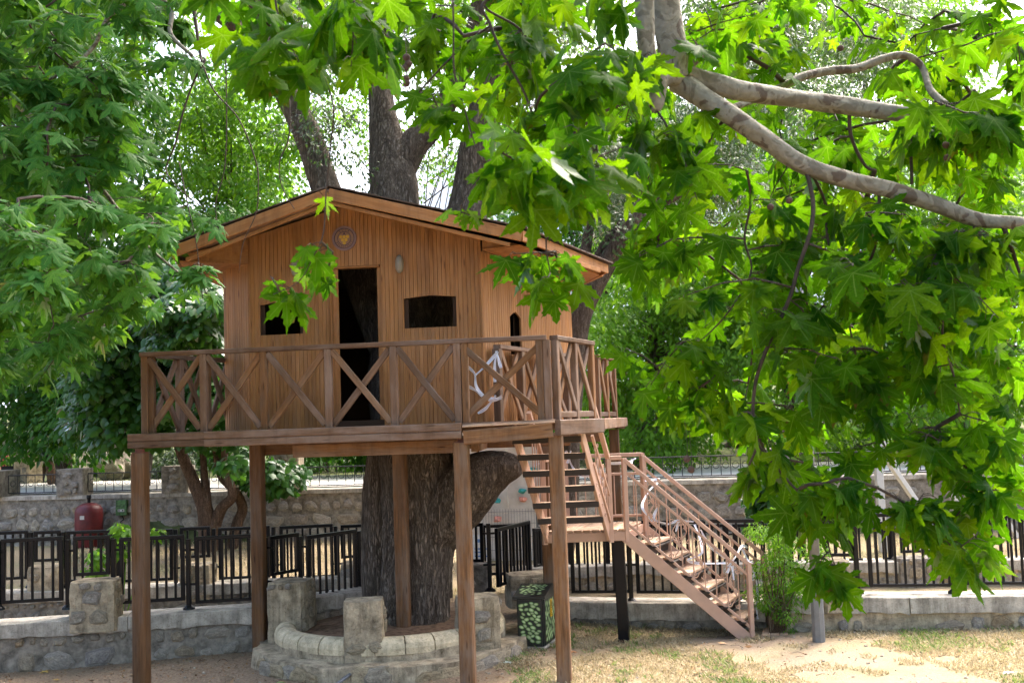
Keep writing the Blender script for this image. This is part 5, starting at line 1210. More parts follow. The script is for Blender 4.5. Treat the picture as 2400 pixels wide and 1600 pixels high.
def place(tree, leaves, tms_hi, tms_lo, mat, limit=300, name='leaf', vein=True):
    """the 300 leaves that show largest become parts of their own, the rest one joined part; petioles joined"""
    def shown(l):
        x, y, d = proj(l[0])
        return l[3]/d if d > .3 and -60 < x < 2460 and -60 < y < 1660 else 0
    ls = sorted(leaves, key=shown, reverse=True); ms = [leafobj(t, mat, name) for t in tms_hi]
    for k, (b, tip, nn, sz, p) in enumerate(ls[:limit]):
        x = tip.cross(nn).normalized(); z = x.cross(tip); M = Matrix((x*sz, tip*sz, z*sz)).transposed().to_4x4(); M.translation = b; link(name, ms[k % len(ms)], tree, M)
    rest = ls[limit:]
    if rest: leafcloud('foliage', tms_lo, [tuple(l[0]) for l in rest], [tuple(l[1]) for l in rest], [tuple(l[2]) for l in rest], [l[3] for l in rest], mat, tree, vein=vein)
    pm_ = MB()
    for b, tip, nn, sz, p in ls:
        m_ = p.lerp(b, .5)+UP*sz*.06; pm_.tube([p, m_, b+tip*sz*.02], [.0022, .0018, .0016], 3)
    stuff(pm_.build('petiole', M_['twig'], tree))

# ------------------------------------------------------------------ plane tree overhead at the right: pale limbs and hanging sprays
pt_ = thing('plane_tree', 'plane tree with pale mottled limbs and big leaves hanging across the right', 'tree', (4.6, 3.4, 0))
r = random.Random(21)
def plimb(lst, n=28, sub=16, seed=0, par=pt_):
    p, rr = P4(lst)
    rr = [q*.76 for q in rr]
    def knob(s, a): return 1+.16*noise.noise((math.cos(a)*.9, math.sin(a)*.9, s*2.6+seed*5))+.10*noise.noise((math.cos(a)*2, math.sin(a)*2, s*8+seed))+.05*noise.noise((math.cos(a)*4, math.sin(a)*4, s*16+seed))
    MB().tube(p, rr, n, sub, knob).build('limb', M_['pbark'], par, True); return smoothpath(p, 4)
tk_ = [V((4.6, 3.4, -.1)), V((4.55, 3.45, 1.5)), V((4.3, 3.6, 3.2)), V((3.7, 3.9, 4.6)), V((2.6, 4.2, 5.3)), V((1.7, 4.4, 5.5))]
MB().tube(tk_, [.3, .25, .22, .2, .16, .12], 24, 10).build('trunk', M_['pbark'], pt_, True)
seedpts = []
J = at(1590, 190, 4.7)
top = at(1545, -420, 4.6)
MB().tube([V((2.6, 4.2, 5.3)), V((1.6, 4.4, 5.0)), top, at(1548, -120, 4.65), at(1558, 0, 4.7), at(1575, 110, 4.7), J], [.14, .11, .09, .075, .066, .066, .075], 20, 8).build('limb', M_['pbark'], pt_, True)
seedpts += plimb([(1490, -300, 4.5, .06), (1505, -60, 4.5, .056), (1510, 40, 4.5, .054), (1518, 130, 4.5, .052), (1540, 190, 4.52, .05), (1536, 248, 4.5, .042), (1534, 252, 4.5, .012)], seed=1)
seedpts += plimb([(1538, 205, 4.52, .045), (1562, 180, 4.6, .05), (1590, 182, 4.68, .06)], seed=2)
seedpts += plimb([(1588, 172, 4.7, .07), (1650, 190, 4.7, .064), (1740, 214, 4.7, .058), (1860, 232, 4.75, .053), (1980, 248, 4.8, .05), (2090, 262, 4.8, .048), (2190, 275, 4.8, .046), (2210, 278, 4.8, .02)], seed=3)
seedpts += plimb([(1585, 190, 4.7, .065), (1640, 225, 4.65, .06), (1720, 275, 4.6, .057), (1800, 330, 4.6, .054), (1880, 385, 4.6, .052), (1980, 420, 4.6, .05), (2080, 445, 4.6, .047), (2180, 475, 4.6, .044), (2290, 515, 4.6, .041), (2420, 530, 4.6, .037), (2560, 590, 4.6, .03)], seed=4)
seedpts += plimb([(1700, 260, 5.0, .02), (1800, 220, 5.2, .024), (1880, 180, 5.3, .027), (1950, 165, 5.4, .029), (2010, 160, 5.4, .028), (2070, 138, 5.4, .026), (2120, 130, 5.4, .024), (2160, 155, 5.4, .022), (2180, 210, 5.3, .022), (2215, 245, 5.2, .026)], seed=5)
seedpts += plimb([(1600, 185, 4.7, .022), (1625, 150, 4.7, .02), (1650, 128, 4.7, .017), (1662, 140, 4.7, .012)], seed=6)
# hanging branches read off the photograph
for k, l in enumerate([[(1890, 400, 4.6, .018), (1905, 470, 4.55, .016), (1900, 540, 4.5, .0145), (1870, 630, 4.5, .0135), (1850, 700, 4.5, .014), (1800, 810, 4.5, .014), (1770, 900, 4.5, .012), (1765, 1000, 4.5, .011), (1775, 1040, 4.5, .01), (1755, 1090, 4.5, .008)],
                       [(1905, 410, 4.7, .012), (1935, 480, 4.8, .011), (1940, 560, 4.8, .01), (1975, 690, 4.8, .009), (1990, 760, 4.8, .008), (2010, 850, 4.8, .008), (2040, 960, 4.8, .007), (2080, 1060, 4.8, .006)],
                       [(2060, 440, 4.6, .013), (2060, 500, 4.6, .012), (2050, 580, 4.6, .011), (2030, 630, 4.6, .01), (2010, 680, 4.6, .008)],
                       [(2290, 515, 4.6, .016), (2270, 580, 4.6, .014), (2240, 640, 4.6, .012), (2215, 700, 4.6, .01), (2210, 800, 4.6, .009), (2235, 880, 4.6, .008), (2250, 970, 4.6, .006)],
                       [(2350, 525, 4.6, .02), (2370, 580, 4.6, .016), (2390, 640, 4.6, .01)],
                       [(1990, 250, 4.8, .016), (1995, 320, 4.85, .014), (2025, 385, 4.9, .012), (2050, 400, 4.9, .01)],
                       [(2135, 290, 4.8, .012), (2135, 350, 4.8, .012), (2137, 430, 4.7, .013)],
                       [(1775, 1040, 4.5, .009), (1850, 1130, 4.5, .008), (1895, 1175, 4.5, .007), (1930, 1230, 4.5, .006), (1945, 1290, 4.5, .005), (1970, 1360, 4.5, .004)],
                       [(1750, 400, 4.6, .01), (1760, 470, 4.7, .009), (1745, 560, 4.7, .008), (1760, 640, 4.7, .007), (1700, 740, 4.7, .006), (1640, 800, 4.8, .004)],
                       [(1450, -80, 4.4, .012), (1300, -60, 4.3, .012), (1140, 0, 4.2, .011), (1150, 60, 4.2, .01), (1180, 130, 4.2, .009), (1230, 220, 4.2, .008), (1265, 320, 4.2, .006), (1285, 350, 4.2, .004)],
                       [(1380, -60, 4.5, .009), (1140, 2, 4.25, .009), (1220, 70, 4.3, .008), (1280, 160, 4.3, .007), (1330, 205, 4.3, .005)],
                       [(1140, -40, 4.2, .01), (1000, -60, 4.0, .012), (880, -40, 3.8, .012), (760, -60, 3.8, .012), (640, -50, 3.9, .01), (560, -30, 4, .008)],
                       [(640, -50, 3.9, .008), (660, 60, 3.9, .006), (735, 140, 3.9, .006), (780, 240, 3.9, .005), (775, 340, 3.9, .005), (765, 440, 3.9, .004), (758, 545, 3.9, .004), (735, 600, 3.9, .003), (700, 660, 3.9, .003), (640, 690, 3.9, .002)],
                       [(1060, -60, 4.1, .008), (1063, 60, 4.1, .006), (1065, 170, 4.1, .006), (1090, 260, 4.1, .005), (1110, 330, 4.1, .004), (1130, 400, 4.1, .004), (1090, 460, 4.1, .003), (1078, 510, 4.1, .002)],
                       [(1480, 240, 4.5, .012), (1420, 260, 4.4, .01), (1330, 330, 4.3, .01), (1300, 430, 4.3, .008), (1280, 560, 4.3, .006), (1290, 640, 4.3, .004)]]):
    p, rr = P4(l); MB().tube(p, [q*.62 for q in rr], 8, 6).build('branch', M_['twig'], pt_, True); seedpts += smoothpath(p, 3)
gN = Grow(seedpts); leavesN = []
zones = [  # polygon in the photo, depth range, number of twigs, leaf size, leaves per twig
    ([(1560, 250), (1900, 420), (2420, 560), (2420, 900), (2300, 930), (2150, 900), (2000, 1010), (1850, 1060), (1700, 1000), (1640, 880), (1560, 740), (1480, 640), (1450, 420)], (4.2, 6.8), 92, .17, 6),
    ([(1900, 450), (2420, 600), (2420, 720), (2200, 900), (1800, 900), (1750, 600)], (4.2, 5.6), 38, .175, 6),
    ([(1620, 860), (1900, 960), (2350, 940), (2430, 1180), (2330, 1200), (2230, 1080), (2040, 1040), (1970, 1180), (1830, 1180), (1750, 1160), (1700, 1060)], (4.3, 5.4), 34, .165, 6),
    ([(2080, 1130), (2300, 1120), (2330, 1270), (2280, 1330), (2150, 1250)], (4.2, 4.8), 9, .16, 6),
    ([(1900, 1180), (1990, 1220), (2030, 1380), (1985, 1430), (1920, 1330)], (4.4, 4.8), 5, .14, 5),
    ([(1480, 0), (2420, -40), (2420, 420), (2250, 400), (2050, 120), (1700, 150), (1500, 200)], (4.6, 7.5), 62, .16, 6),
    ([(1700, 200), (2100, 260), (2420, 300), (2420, 500), (2000, 400), (1800, 330)], (4.9, 7), 24, .155, 6),
    ([(1080, -40), (1500, -40), (1500, 300), (1420, 420), (1200, 430), (1120, 300), (1160, 150)], (3.6, 5.6), 38, .17, 6),
    ([(1140, 300), (1480, 330), (1400, 480), (1230, 480)], (3.3, 4.4), 12, .18, 5),
    ([(1530, 260), (1700, 300), (1660, 640), (1520, 640)], (4.6, 6.5), 14, .155, 5),
    ([(1160, 560), (1330, 570), (1340, 680), (1220, 670)], (4.2, 4.7), 6, .135, 5),
    ([(490, -60), (900, -60), (880, 60), (760, 110), (560, 110)], (3.3, 4.4), 10, .18, 5),
    ([(480, 120), (660, 60), (640, 210), (560, 230)], (3.4, 3.8), 5, .18, 4),
    ([(780, 10), (900, 40), (890, 150), (810, 170)], (3.3, 3.8), 5, .19, 4),
    ([(640, 120), (730, 150), (700, 230), (650, 210)], (3.8, 4.2), 2, .14, 3),
    ([(930, -20), (1120, -20), (1130, 230), (1030, 260), (960, 110)], (3.9, 5), 11, .14, 5),
    ([(950, 170), (1050, 200), (1100, 240), (1000, 280)], (4, 4.5), 4, .12, 4),
    ([(560, 690), (620, 640), (740, 570), (840, 620), (800, 700), (690, 690)], (3.85, 4.1), 6, .125, 3),
    ([(725, 440), (752, 440), (745, 500), (725, 500)], (3.85, 4), 1, .13, 2),
    ([(1430, 800), (1520, 820), (1600, 900), (1640, 950), (1560, 980)], (4.7, 5.4), 7, .15, 5),
    ([(2130, 220), (2330, 190), (2350, 340), (2180, 330)], (4.25, 4.7), 8, .19, 5),
    ([(1040, 490), (1110, 480), (1100, 530), (1060, 530)], (4.05, 4.2), 2, .085, 2),
]
tg = []
for P_, (ya, yb), n, sz, npr in zones:
    for _ in range(n): x, y = polysample(P_, r); tg.append((at(x, y, r.uniform(ya, yb)), sz, npr))
tg.sort(key=lambda q: np.min(np.linalg.norm(gN.A-np.array(q[0]), axis=1)))
for T, sz, npr in tg:
    pth = gN.add(T, r, pen=1.2, droop=.06); leavesN += spray(pth, r, sz, npr+r.choice((-1, 0, 0, 1)), .5, .85, .5)
stuff(gN.tubes(.0032, .42, 5, .014).build('twig', M_['twig'], pt_, True))
place(pt_, leavesN, PL_HI, PL_HI, M_['leafN'])
# seed balls on threads
bl = []
for cx, cy, Y in [(953, 135, 4.1), (957, 150, 4.1), (950, 160, 4.1), (952, 185, 4.1), (953, 195, 4.1), (700, 60, 4.1), (702, 75, 4.1), (698, 88, 4.1), (673, 155, 4.1), (1970, 113, 5), (2217, 340, 4.5), (2220, 370, 4.5), (1610, 1075, 4.5), (1620, 1100, 4.5), (1042, 248, 4.2), (1850, 470, 4.5), (1806, 485, 4.6)]:
    q = at(cx, cy, Y); bm = bmesh.new(); bmesh.ops.create_icosphere(bm, subdivisions=2, radius=.0155)
    for v in bm.verts: v.co *= 1+.08*noise.noise(v.co*300)
    m = bpy.data.meshes.new('seed_ball'); bm.to_mesh(m); bm.free(); m.materials.append(M_['ball']); link('seed_ball', m, pt_, Matrix.Translation(q))
    bl.append(q)
th_ = MB()
for q in bl: th_.tube([q, q+V((.005, 0, .06)), q+V((.0, .01, .16))], [.0012]*3, 3)
th_.build('seed_thread', M_['twig'], pt_)

# ------------------------------------------------------------------ plane tree filling the left side
lt = thing('plane_tree', 'leafy plane tree filling the left edge, its leaves greyer on top', 'tree', (-7.2, 9.6, 0))
MB().tube([V((-7.2, 9.6, -.1)), V((-7.1, 9.7, 2)), V((-6.7, 9.9, 4.2)), V((-6.2, 10.2, 6.2)), V((-5.9, 10.4, 8.5))], [.3, .25, .22, .17, .08], 20, 8).build('trunk', M_['pbark'], lt, True)
def limb_t(tree, lst, mat='twig', n=8):
    p, rr = P4(lst); MB().tube(p, rr, n, 6).build('branch', M_[mat], tree, True); return smoothpath(p, 3)
sp = []
for l in [[(-200, -350, 9.8, .08), (100, -250, 9.5, .06), (320, -60, 9.0, .03), (300, 0, 8.9, .024), (255, 40, 8.8, .02), (235, 80, 8.8, .018), (215, 115, 8.8, .016), (170, 155, 8.7, .014), (120, 185, 8.7, .012), (80, 208, 8.7, .01), (40, 205, 8.7, .009), (0, 180, 8.7, .008)],
          [(-300, 100, 9.8, .06), (-80, 150, 9.6, .04), (80, 280, 9.4, .03), (220, 420, 9.2, .02), (330, 560, 9, .014), (420, 640, 8.9, .008)],
          [(-300, 400, 10.8, .04), (-60, 480, 10.6, .02), (120, 600, 10.2, .012), (220, 720, 9.6, .008)],
          [(-200, -200, 10, .06), (150, -100, 10, .04), (380, 0, 9.6, .024), (400, 80, 9.4, .02), (450, 130, 9.2, .014)],
          [(440, -80, 9.2, .02), (470, 130, 9, .012), (480, 140, 8.9, .01), (455, 190, 8.9, .009), (430, 260, 8.9, .008), (410, 340, 8.9, .008), (390, 390, 8.9, .006), (400, 420, 8.8, .005), (440, 460, 8.8, .004), (480, 490, 8.8, .003)],
          [(150, -60, 9, .012), (130, 0, 8.9, .01), (70, 60, 8.8, .009), (210, 200, 8.6, .006), (220, 260, 8.5, .004)],
          [(470, 135, 8.9, .008), (500, 210, 8.8, .007), (560, 280, 8.7, .006), (600, 380, 8.7, .006), (605, 440, 8.7, .005), (600, 500, 8.7, .004), (570, 570, 8.7, .003), (560, 640, 8.7, .002)],
          [(520, -60, 8.9, .008), (530, 180, 8.8, .006), (528, 380, 8.8, .005), (505, 480, 8.8, .004), (520, 560, 8.8, .003)],
          [(650, -50, 8.6, .008), (680, 280, 8.6, .006), (655, 380, 8.6, .005), (662, 440, 8.6, .004), (690, 490, 8.6, .003)],
          [(420, 380, 8.9, .006), (440, 480, 8.8, .005), (460, 570, 8.8, .004), (475, 700, 8.8, .003)]]: sp += limb_t(lt, l, 'twig' if l[0][3] < .05 else 'pbark')
gL = Grow(sp); leavesL = []; r = random.Random(5); tg = []
for P_, (ya, yb), n, sz, npr in [
    ([(-60, -60), (470, -60), (440, 90), (380, 200), (330, 280), (330, 400), (390, 470), (430, 560), (390, 600), (320, 760), (200, 800), (-60, 860)], (8.0, 11.5), 230, .205, 7),
    ([(-60, 100), (300, 150), (320, 400), (380, 520), (340, 620), (150, 700), (-60, 700)], (7.8, 9), 64, .21, 7),
    ([(-60, 430), (60, 470), (130, 600), (120, 700), (50, 780), (-60, 860)], (6.3, 7.2), 26, .17, 7),
    ([(-60, 760), (250, 700), (300, 760), (180, 850), (90, 900), (-60, 900)], (8, 11), 45, .17, 6),
    ([(420, 560), (520, 640), (520, 700), (440, 690)], (8.6, 9.2), 6, .16, 5), ([(380, 440), (470, 480), (540, 560), (470, 620), (390, 590)], (8.6, 9.6), 3, .16, 6)]:
    for _ in range(n): x, y = polysample(P_, r); tg.append((at(x, y, r.uniform(ya, yb)), sz, npr))
tg.sort(key=lambda q: np.min(np.linalg.norm(gL.A-np.array(q[0]), axis=1)))
FC = V((.15, -.55, .25))
for T, sz, npr in tg:
    pth = gL.add(T, r, pen=1.0, droop=.08); leavesL += spray(pth, r, sz, npr, .6, .7, .75, FC)
stuff(gL.tubes(.003, .42, 4, .02).build('twig', M_['twig'], lt, True)); place(lt, leavesL, PL_HI, PL_LO, M_['leafL'])

# ------------------------------------------------------------------ crowns built of leafy clumps
OV = [oval(.5), oval(.42, .4, .3), oval(.6, .2, .1)]; HT = [oval(heart=True), oval(heart=True, fold=.4, droop=.35)]
def crown(tree, clumps, n, size, mat, tms, seed, flat=.7, face=.4, name='crown'):
    """clumps: (centre, radius); leaves sit mostly on the outside of each clump and lie shingled outwards"""
    g = np.random.default_rng(seed); C = np.array([tuple(c) for c, q in clumps]); R = np.array([q for c, q in clumps]); w_ = R**2/np.sum(R**2); k = g.choice(len(C), n, p=w_)
    d = g.normal(size=(n, 3)); d /= np.linalg.norm(d, axis=1)[:, None]; rr = g.uniform(.25, 1.08, n)**.6; pos = C[k]+d*(R[k]*rr)[:, None]*np.array([1, 1, flat])
    out = d*.7+g.normal(size=(n, 3))*.45; tip = out*np.array([1, 1, .4])-np.array([0, 0, .55]); nor = d*.6+np.array([0, -face, .8])+g.normal(size=(n, 3))*.4
    sz = size*g.uniform(.65, 1.3, n); return leafcloud(name, tms, pos, tip, nor, sz, mat, tree)
def clumpset(P_, ya, yb, n, r0, r1, r):
    return [(at(*polysample(P_, r), r.uniform(ya, yb)), r.uniform(r0, r1)) for _ in range(n)]
def spread(c, rx, ry, rz, n, r0, r1, r):
    o = []
    while len(o) < n:
        d = V((r.uniform(-1, 1), r.uniform(-1, 1), r.uniform(-1, 1)))
        if .3 < d.length < 1: o.append((V((c.x+d.x*rx, c.y+d.y*ry, c.z+d.z*rz)), r.uniform(r0, r1)))
    return o
r = random.Random(77)
# great tree: loose small-leaved sprays between the limbs, and the high crown above the picture
cl = []
for px, py, q, n in [(760, 150, .35, 3), (800, 250, .35, 3), (770, 330, .3, 3), (950, 70, .4, 4), (985, 200, .3, 2), (1000, 400, .25, 3), (1020, 330, .25, 2), (1040, 150, .35, 3), (1100, 120, .3, 2), (720, 60, .4, 3), (840, 100, .3, 2), (830, 380, .25, 2), (690, 280, .25, 2), (1150, 350, .3, 2), (1210, 250, .4, 3), (640, 40, .35, 2), (1300, 120, .5, 4), (860, 40, .4, 3), (1020, 30, .4, 4), (1250, 40, .5, 4)]:
    cl += [(at(px+r.uniform(-45, 45), py+r.uniform(-45, 45), r.uniform(12.5, 15)), q*r.uniform(.8, 1.2)) for _ in range(n)]
crown(gt, cl, 9000, .062, M_['leafO'], OV, 1)
hi = [(V((r.uniform(-5.2, 3.2), r.uniform(8.5, 16.5), r.uniform(8.6, 11))), r.uniform(.7, 1.2)) for _ in range(62)]
crown(gt, hi, 26000, .13, M_['leafO'], OV, 2, name='high_crown')
# grey forked tree
cl = clumpset([(1380, 330), (1700, 200), (1760, 420), (1640, 560), (1480, 640), (1420, 560), (1350, 480)], 16, 18.5, 40, .35, .7, r); crown(gr, cl, 22000, .075, M_['leafO'], OV, 3)
cl = clumpset([(1600, -60), (2100, -60), (2050, 250), (1700, 330), (1560, 250)], 16.5, 20, 45, .5, .9, r); crown(gr, cl, 24000, .085, M_['leafO'], OV, 4, name='upper_crown')
# mulberry: heart leaves, shiny, hanging low around its stems
cl = clumpset([(340, 600), (530, 560), (535, 830), (560, 990), (640, 1010), (680, 1130), (600, 1165), (540, 1120), (480, 1060), (390, 1010), (310, 1010), (190, 1000), (170, 860), (240, 700)], 17.2, 20.5, 130, .25, .6, r); crown(mu, cl, 30000, .135, M_['leafM'], HT, 5)
cl = clumpset([(340, 700), (540, 640), (540, 820), (380, 830)], 15.6, 17.0, 14, .25, .45, r); crown(mu, cl, 3200, .13, M_['leafM'], HT, 6, name='front_sprays')
def bigtree(name, label, base, poly, ya, yb, ncl, r0, r1, nl, size, mat, seed, tms=None, trunk=.2, group='trees beyond the road', tmat='bark2'):
    rr = random.Random(seed); q = at(*base); t = thing(name, label, 'tree', z_(q, max(0, q.z)), group)
    cl = clumpset(poly, ya, yb, ncl, r0, r1, rr); cz = sum((c.z for c, _ in cl))/len(cl); cx = sum((c.x for c, _ in cl))/len(cl); cy = sum((c.y for c, _ in cl))/len(cl)
    b = V((q.x, q.y, terr(q.x, q.y) if q.y > WALLY(q.x)+1 else gz(q.x, q.y))); top_ = V((cx, cy, cz+.6))
    m1 = b.lerp(top_, .5)+V((rr.uniform(-.3, .3), 0, 0)); MB().tube([b-UP*.2, b.lerp(m1, .5), m1, top_], [trunk, trunk*.8, trunk*.6, trunk*.15], 12, 6, furrow(seed, .03)).build('trunk', M_[tmat], t, True)
    br = MB()
    for c, q_ in cl[::2]: s = b.lerp(top_, rr.uniform(.35, .85)); br.tube([s, s.lerp(c, .5)+UP*.2, c], [trunk*.25, trunk*.15, trunk*.05], 5, 4)
    br.build('limb', M_[tmat], t, True); crown(t, cl, nl, size, mat, tms or OV, seed); return t
bigtree('light_tree', 'sunlit light green tree rising behind the left end of the roof', (560, 1110, 29), [(340, 330), (480, 220), (560, 150), (640, 260), (720, 330), (770, 420), (760, 560), (520, 700), (400, 640), (350, 480)], 24, 29, 60, .7, 1.2, 30000, .15, M_['leafB'], 31)
bigtree('dark_tree', 'deep green tree filling behind the left plane tree', (150, 1110, 25.5), [(-60, -60), (300, -60), (330, 300), (330, 600), (260, 980), (220, 1050), (-60, 1050)], 23, 28, 84, .9, 1.5, 36000, .19, M_['leafD'], 32)
bigtree('dark_tree', 'deep green leafy tree behind the left balcony rail', (330, 1110, 24), [(180, 620), (420, 600), (540, 560), (600, 780), (560, 900), (420, 980), (260, 1010), (130, 950)], 22, 25, 55, .7, 1.2, 24000, .17, M_['leafD'], 33)
bigtree('young_tree', 'slim young tree with bright yellow-green leaves beside the far gate', (126, 1112, 26.5), [(60, 920), (175, 890), (180, 990), (150, 1035), (80, 1010)], 24, 25.5, 16, .3, .5, 5000, .15, M_['leafB'], 34, trunk=.13, tmat='bark3')
bigtree('dark_tree', 'tree behind the balcony between house wall and great trunk', (985, 1125, 22.8), [(560, 880), (1000, 880), (1120, 1040), (1000, 1090), (900, 1060), (760, 1050), (620, 1020)], 24, 27, 40, .6, 1, 15000, .15, M_['leafD'], 35, trunk=.12)
bigtree('spreading_tree', 'wide bright green tree right behind the forked grey tree', (1480, 1110, 24), [(1350, 640), (1450, 560), (1640, 520), (1750, 700), (1720, 900), (1640, 1020), (1480, 1060), (1380, 980), (1370, 800)], 21.5, 25, 70, .6, 1.1, 30000, .13, M_['leafB'], 36)
bigtree('spreading_tree', 'wide green tree behind the hanging plane branches, centre right', (1850, 1110, 24.5), [(1650, 330), (2000, 280), (2100, 500), (2080, 800), (1960, 1000), (1760, 1020), (1680, 800)], 22, 27, 80, .7, 1.2, 32000, .14, M_['leafB'], 37)
bigtree('spreading_tree', 'wide green tree at the far right edge behind the swing', (2280, 1110, 24), [(2050, 480), (2300, 330), (2450, 450), (2450, 1000), (2300, 1060), (2100, 1010), (2040, 800)], 21, 25, 70, .6, 1.1, 30000, .13, M_['leafB'], 38)
bigtree('tall_tree', 'tall pale green tree topping the view at upper right', (2050, 1090, 31), [(1700, -60), (2250, -60), (2280, 100), (2330, 260), (2420, 320), (2420, 480), (2100, 460), (1800, 400)], 26, 32, 80, .8, 1.4, 30000, .16, M_['leafB'], 39)
bigtree('tall_tree', 'tall deep green tree behind the grey forked tree and roof', (1350, 1100, 32), [(1130, 560), (1250, 420), (1400, 200), (1560, 150), (1640, 420), (1600, 700), (1350, 800)], 28, 33, 60, .8, 1.4, 22000, .18, M_['leafD'], 40)
bigtree('loose_tree', 'loose pale tree whose small leaves fill the sky behind the trunk limbs', (1010, 1100, 22.5), [(430, -60), (1560, -60), (1520, 260), (1250, 430), (960, 440), (840, 300), (620, 170), (420, 120)], 20, 25, 90, .5, .95, 26000, .105, M_['leafB'], 44, trunk=.06)
bigtree('dark_tree', 'deep green tree beyond the road behind the stairs', (1700, 1100, 30), [(1300, 820), (1700, 780), (2450, 850), (2450, 1060), (1700, 1070), (1330, 1040)], 28, 33, 60, .8, 1.3, 18000, .2, M_['leafD'], 41)
bigtree('dark_tree', 'green tree just past the right edge of the picture', (2750, 1100, 25), [(2480, 200), (2950, 200), (3050, 950), (2500, 1000)], 22, 28, 60, .9, 1.4, 14000, .2, M_['leafD'], 45)
bigtree('dark_tree', 'green tree far past the right edge of the picture', (3350, 1100, 26), [(3050, 200), (3600, 200), (3700, 950), (3080, 1000)], 22, 29, 60, .9, 1.4, 12000, .22, M_['leafB'], 46)
bigtree('dark_tree', 'green tree just past the left edge of the picture', (-380, 1120, 26), [(-700, 100), (-80, 100), (-60, 1000), (-680, 1000)], 23, 28, 60, .9, 1.4, 12000, .22, M_['leafD'], 47)
bigtree('dark_tree', 'tall dark tree standing far behind the house and mulberry', (700, 1090, 34), [(330, 640), (720, 560), (1000, 640), (1100, 900), (800, 1010), (420, 980)], 31, 36, 60, .9, 1.5, 16000, .22, M_['leafD'], 42)
r = random.Random(55)
up_cl = [(V((r.uniform(-1.2, 6.5), r.uniform(1.5, 8.5), r.uniform(5.6, 7.6))), r.uniform(.45, .8)) for _ in range(46)]
up_cl = [c for c in up_cl if proj(c[0])[1] < -260 or proj(c[0])[2] < .5]
UPL = [(t[0], t[1], t[2]) for t in PL_LO]; crown(pt_, up_cl, 4200, .17, M_['leafN'], UPL, 71, name='high_crown')
up_cl = [(V((r.uniform(-9, -4.2), r.uniform(7, 13), r.uniform(6.6, 9.5))), r.uniform(.6, 1.1)) for _ in range(36)]
crown(lt, up_cl, 5200, .18, M_['leafL'], UPL, 72, name='high_crown')
for i, (x, y) in zip((0, 4, 5, 6), [(-13, -6), (14, -6), (-15, 3), (15, 4)]):  # unseen trees, added to block low light reaching the house front
    t = thing('added_tree', 'leafy tree added outside the picture to block low light, '+['behind and to the left', 'far behind at left', 'straight behind the viewer', 'far behind at right', 'behind and to the right', 'beside the view at left', 'beside the view at right'][i], 'tree', (x, y, 0), 'added trees behind the viewer'); rr = random.Random(i)
    MB().tube([V((x, y, -.1)), V((x+.2, y, 2)), V((x, y+.2, 5))], [.25, .2, .08], 10, 4).build('trunk', M_['bark2'], t, True)
    crown(t, spread(V((x, y, 4.9)), 3.4, 3.2, 3.3, 34, .7, 1.2, rr), 4500, .3, M_['leafD'], OV, 300+i)
# low bushes beyond the road, one by one
for i, (px, py, Y, w_, lab, mt) in enumerate([(100, 1075, 29, .7, 'bush with white and pink flowers beside the gate pillar', 'leafB'), (230, 1080, 30.5, .8, 'pale grassy bush left of the boulders', 'leafB'), (390, 1085, 29, .9, 'pale dry bush between the left post and mulberry', 'leafO'), (440, 1080, 31, 1., 'olive bush behind the mulberry stems', 'leafO'), (780, 1078, 28.5, 1.1, 'dark bush below the balcony floor left of the trunk', 'leafD'), (890, 1082, 28.8, 1., 'round green bush just left of the great trunk', 'leafB'), (1520, 1060, 29, 1.1, 'bush beyond the road right of the landing', 'leafB'), (1990, 1060, 28, 1.2, 'bush beyond the road left of the swing beam', 'leafB'), (2330, 1060, 27, 1.2, 'bush beyond the road at the far right', 'leafB'), (660, 1010, 31, 1.2, 'light bush above the pale stone pillar', 'leafB'), (20, 1035, 30, .8, 'bush with pink blossom at the left edge behind the gate', 'leafB')]):
    q = at(px, py, Y); t = thing('bush', lab, 'bush', z_(q, q.z-.3), 'bushes beyond the road'); rr = random.Random(i)
    crown(t, spread(V((q.x, q.y, q.z)), w_, w_*.6, w_*.5, 12, w_*.3, w_*.5, rr), 2600, .11, M_[mt], OV, 60+i, name='leaves')
    br = MB()
    for k in range(6): br.tube([V((q.x, q.y, q.z-.6)), V((q.x+rr.uniform(-.3, .3)*w_, q.y, q.z)), V((q.x+rr.uniform(-.8, .8)*w_, q.y, q.z+w_*.4))], [.025, .018, .006], 5)
    br.build('stem', M_['bark3'], t)
    if i in (0, 10):
        fm = plain('flower_petal', (.7, .68, .66) if i == 0 else (.62, .1, .3), .6, var=.2); g = np.random.default_rng(i); n = 260
        p_ = np.array([q.x, q.y-.45*w_, q.z+.15])+g.normal(size=(n, 3))*np.array([.4*w_, .18, .22*w_]); leafcloud('blossom', OV, p_, g.normal(size=(n, 3)), g.normal(size=(n, 3)), np.full(n, .09), fm, t)
# shrub beside the stair foot and the lamp pole
q = at(1825, 1470, 12.1); sh = thing('shrub', 'feathery light green shrub between the stair foot and lamp pole', 'shrub', z_(q, .02)); rr = random.Random(9)
cl = [(at(px+rr.uniform(-25, 25), py+rr.uniform(-20, 20), rr.uniform(11.95, 12.5)), rr.uniform(.1, .19)) for px, py in ((1825, 1260), (1815, 1300), (1840, 1310), (1800, 1340), (1850, 1350), (1815, 1380), (1860, 1290), (1830, 1400), (1880, 1330), (1790, 1390), (1860, 1410), (1820, 1440), (1800, 1240), (1870, 1380), (1895, 1300), (1840, 1225), (1840, 1455), (1790, 1425)) for _ in range(2)]
crown(sh, cl, 7500, .042, M_['leafB'], [oval(.35), oval(.3, .3, .2)], 90, name='leaves'); br = MB()
for c, q_ in cl: br.tube([V((q.x+rr.uniform(-.1, .1), q.y, 0)), V((q.x, q.y, 0)).lerp(c, .5)+V((rr.uniform(-.06, .06), 0, .05)), c+UP*q_*.8], [.009, .006, .002], 4, 3)
br.build('stem', M_['bark3'], sh)
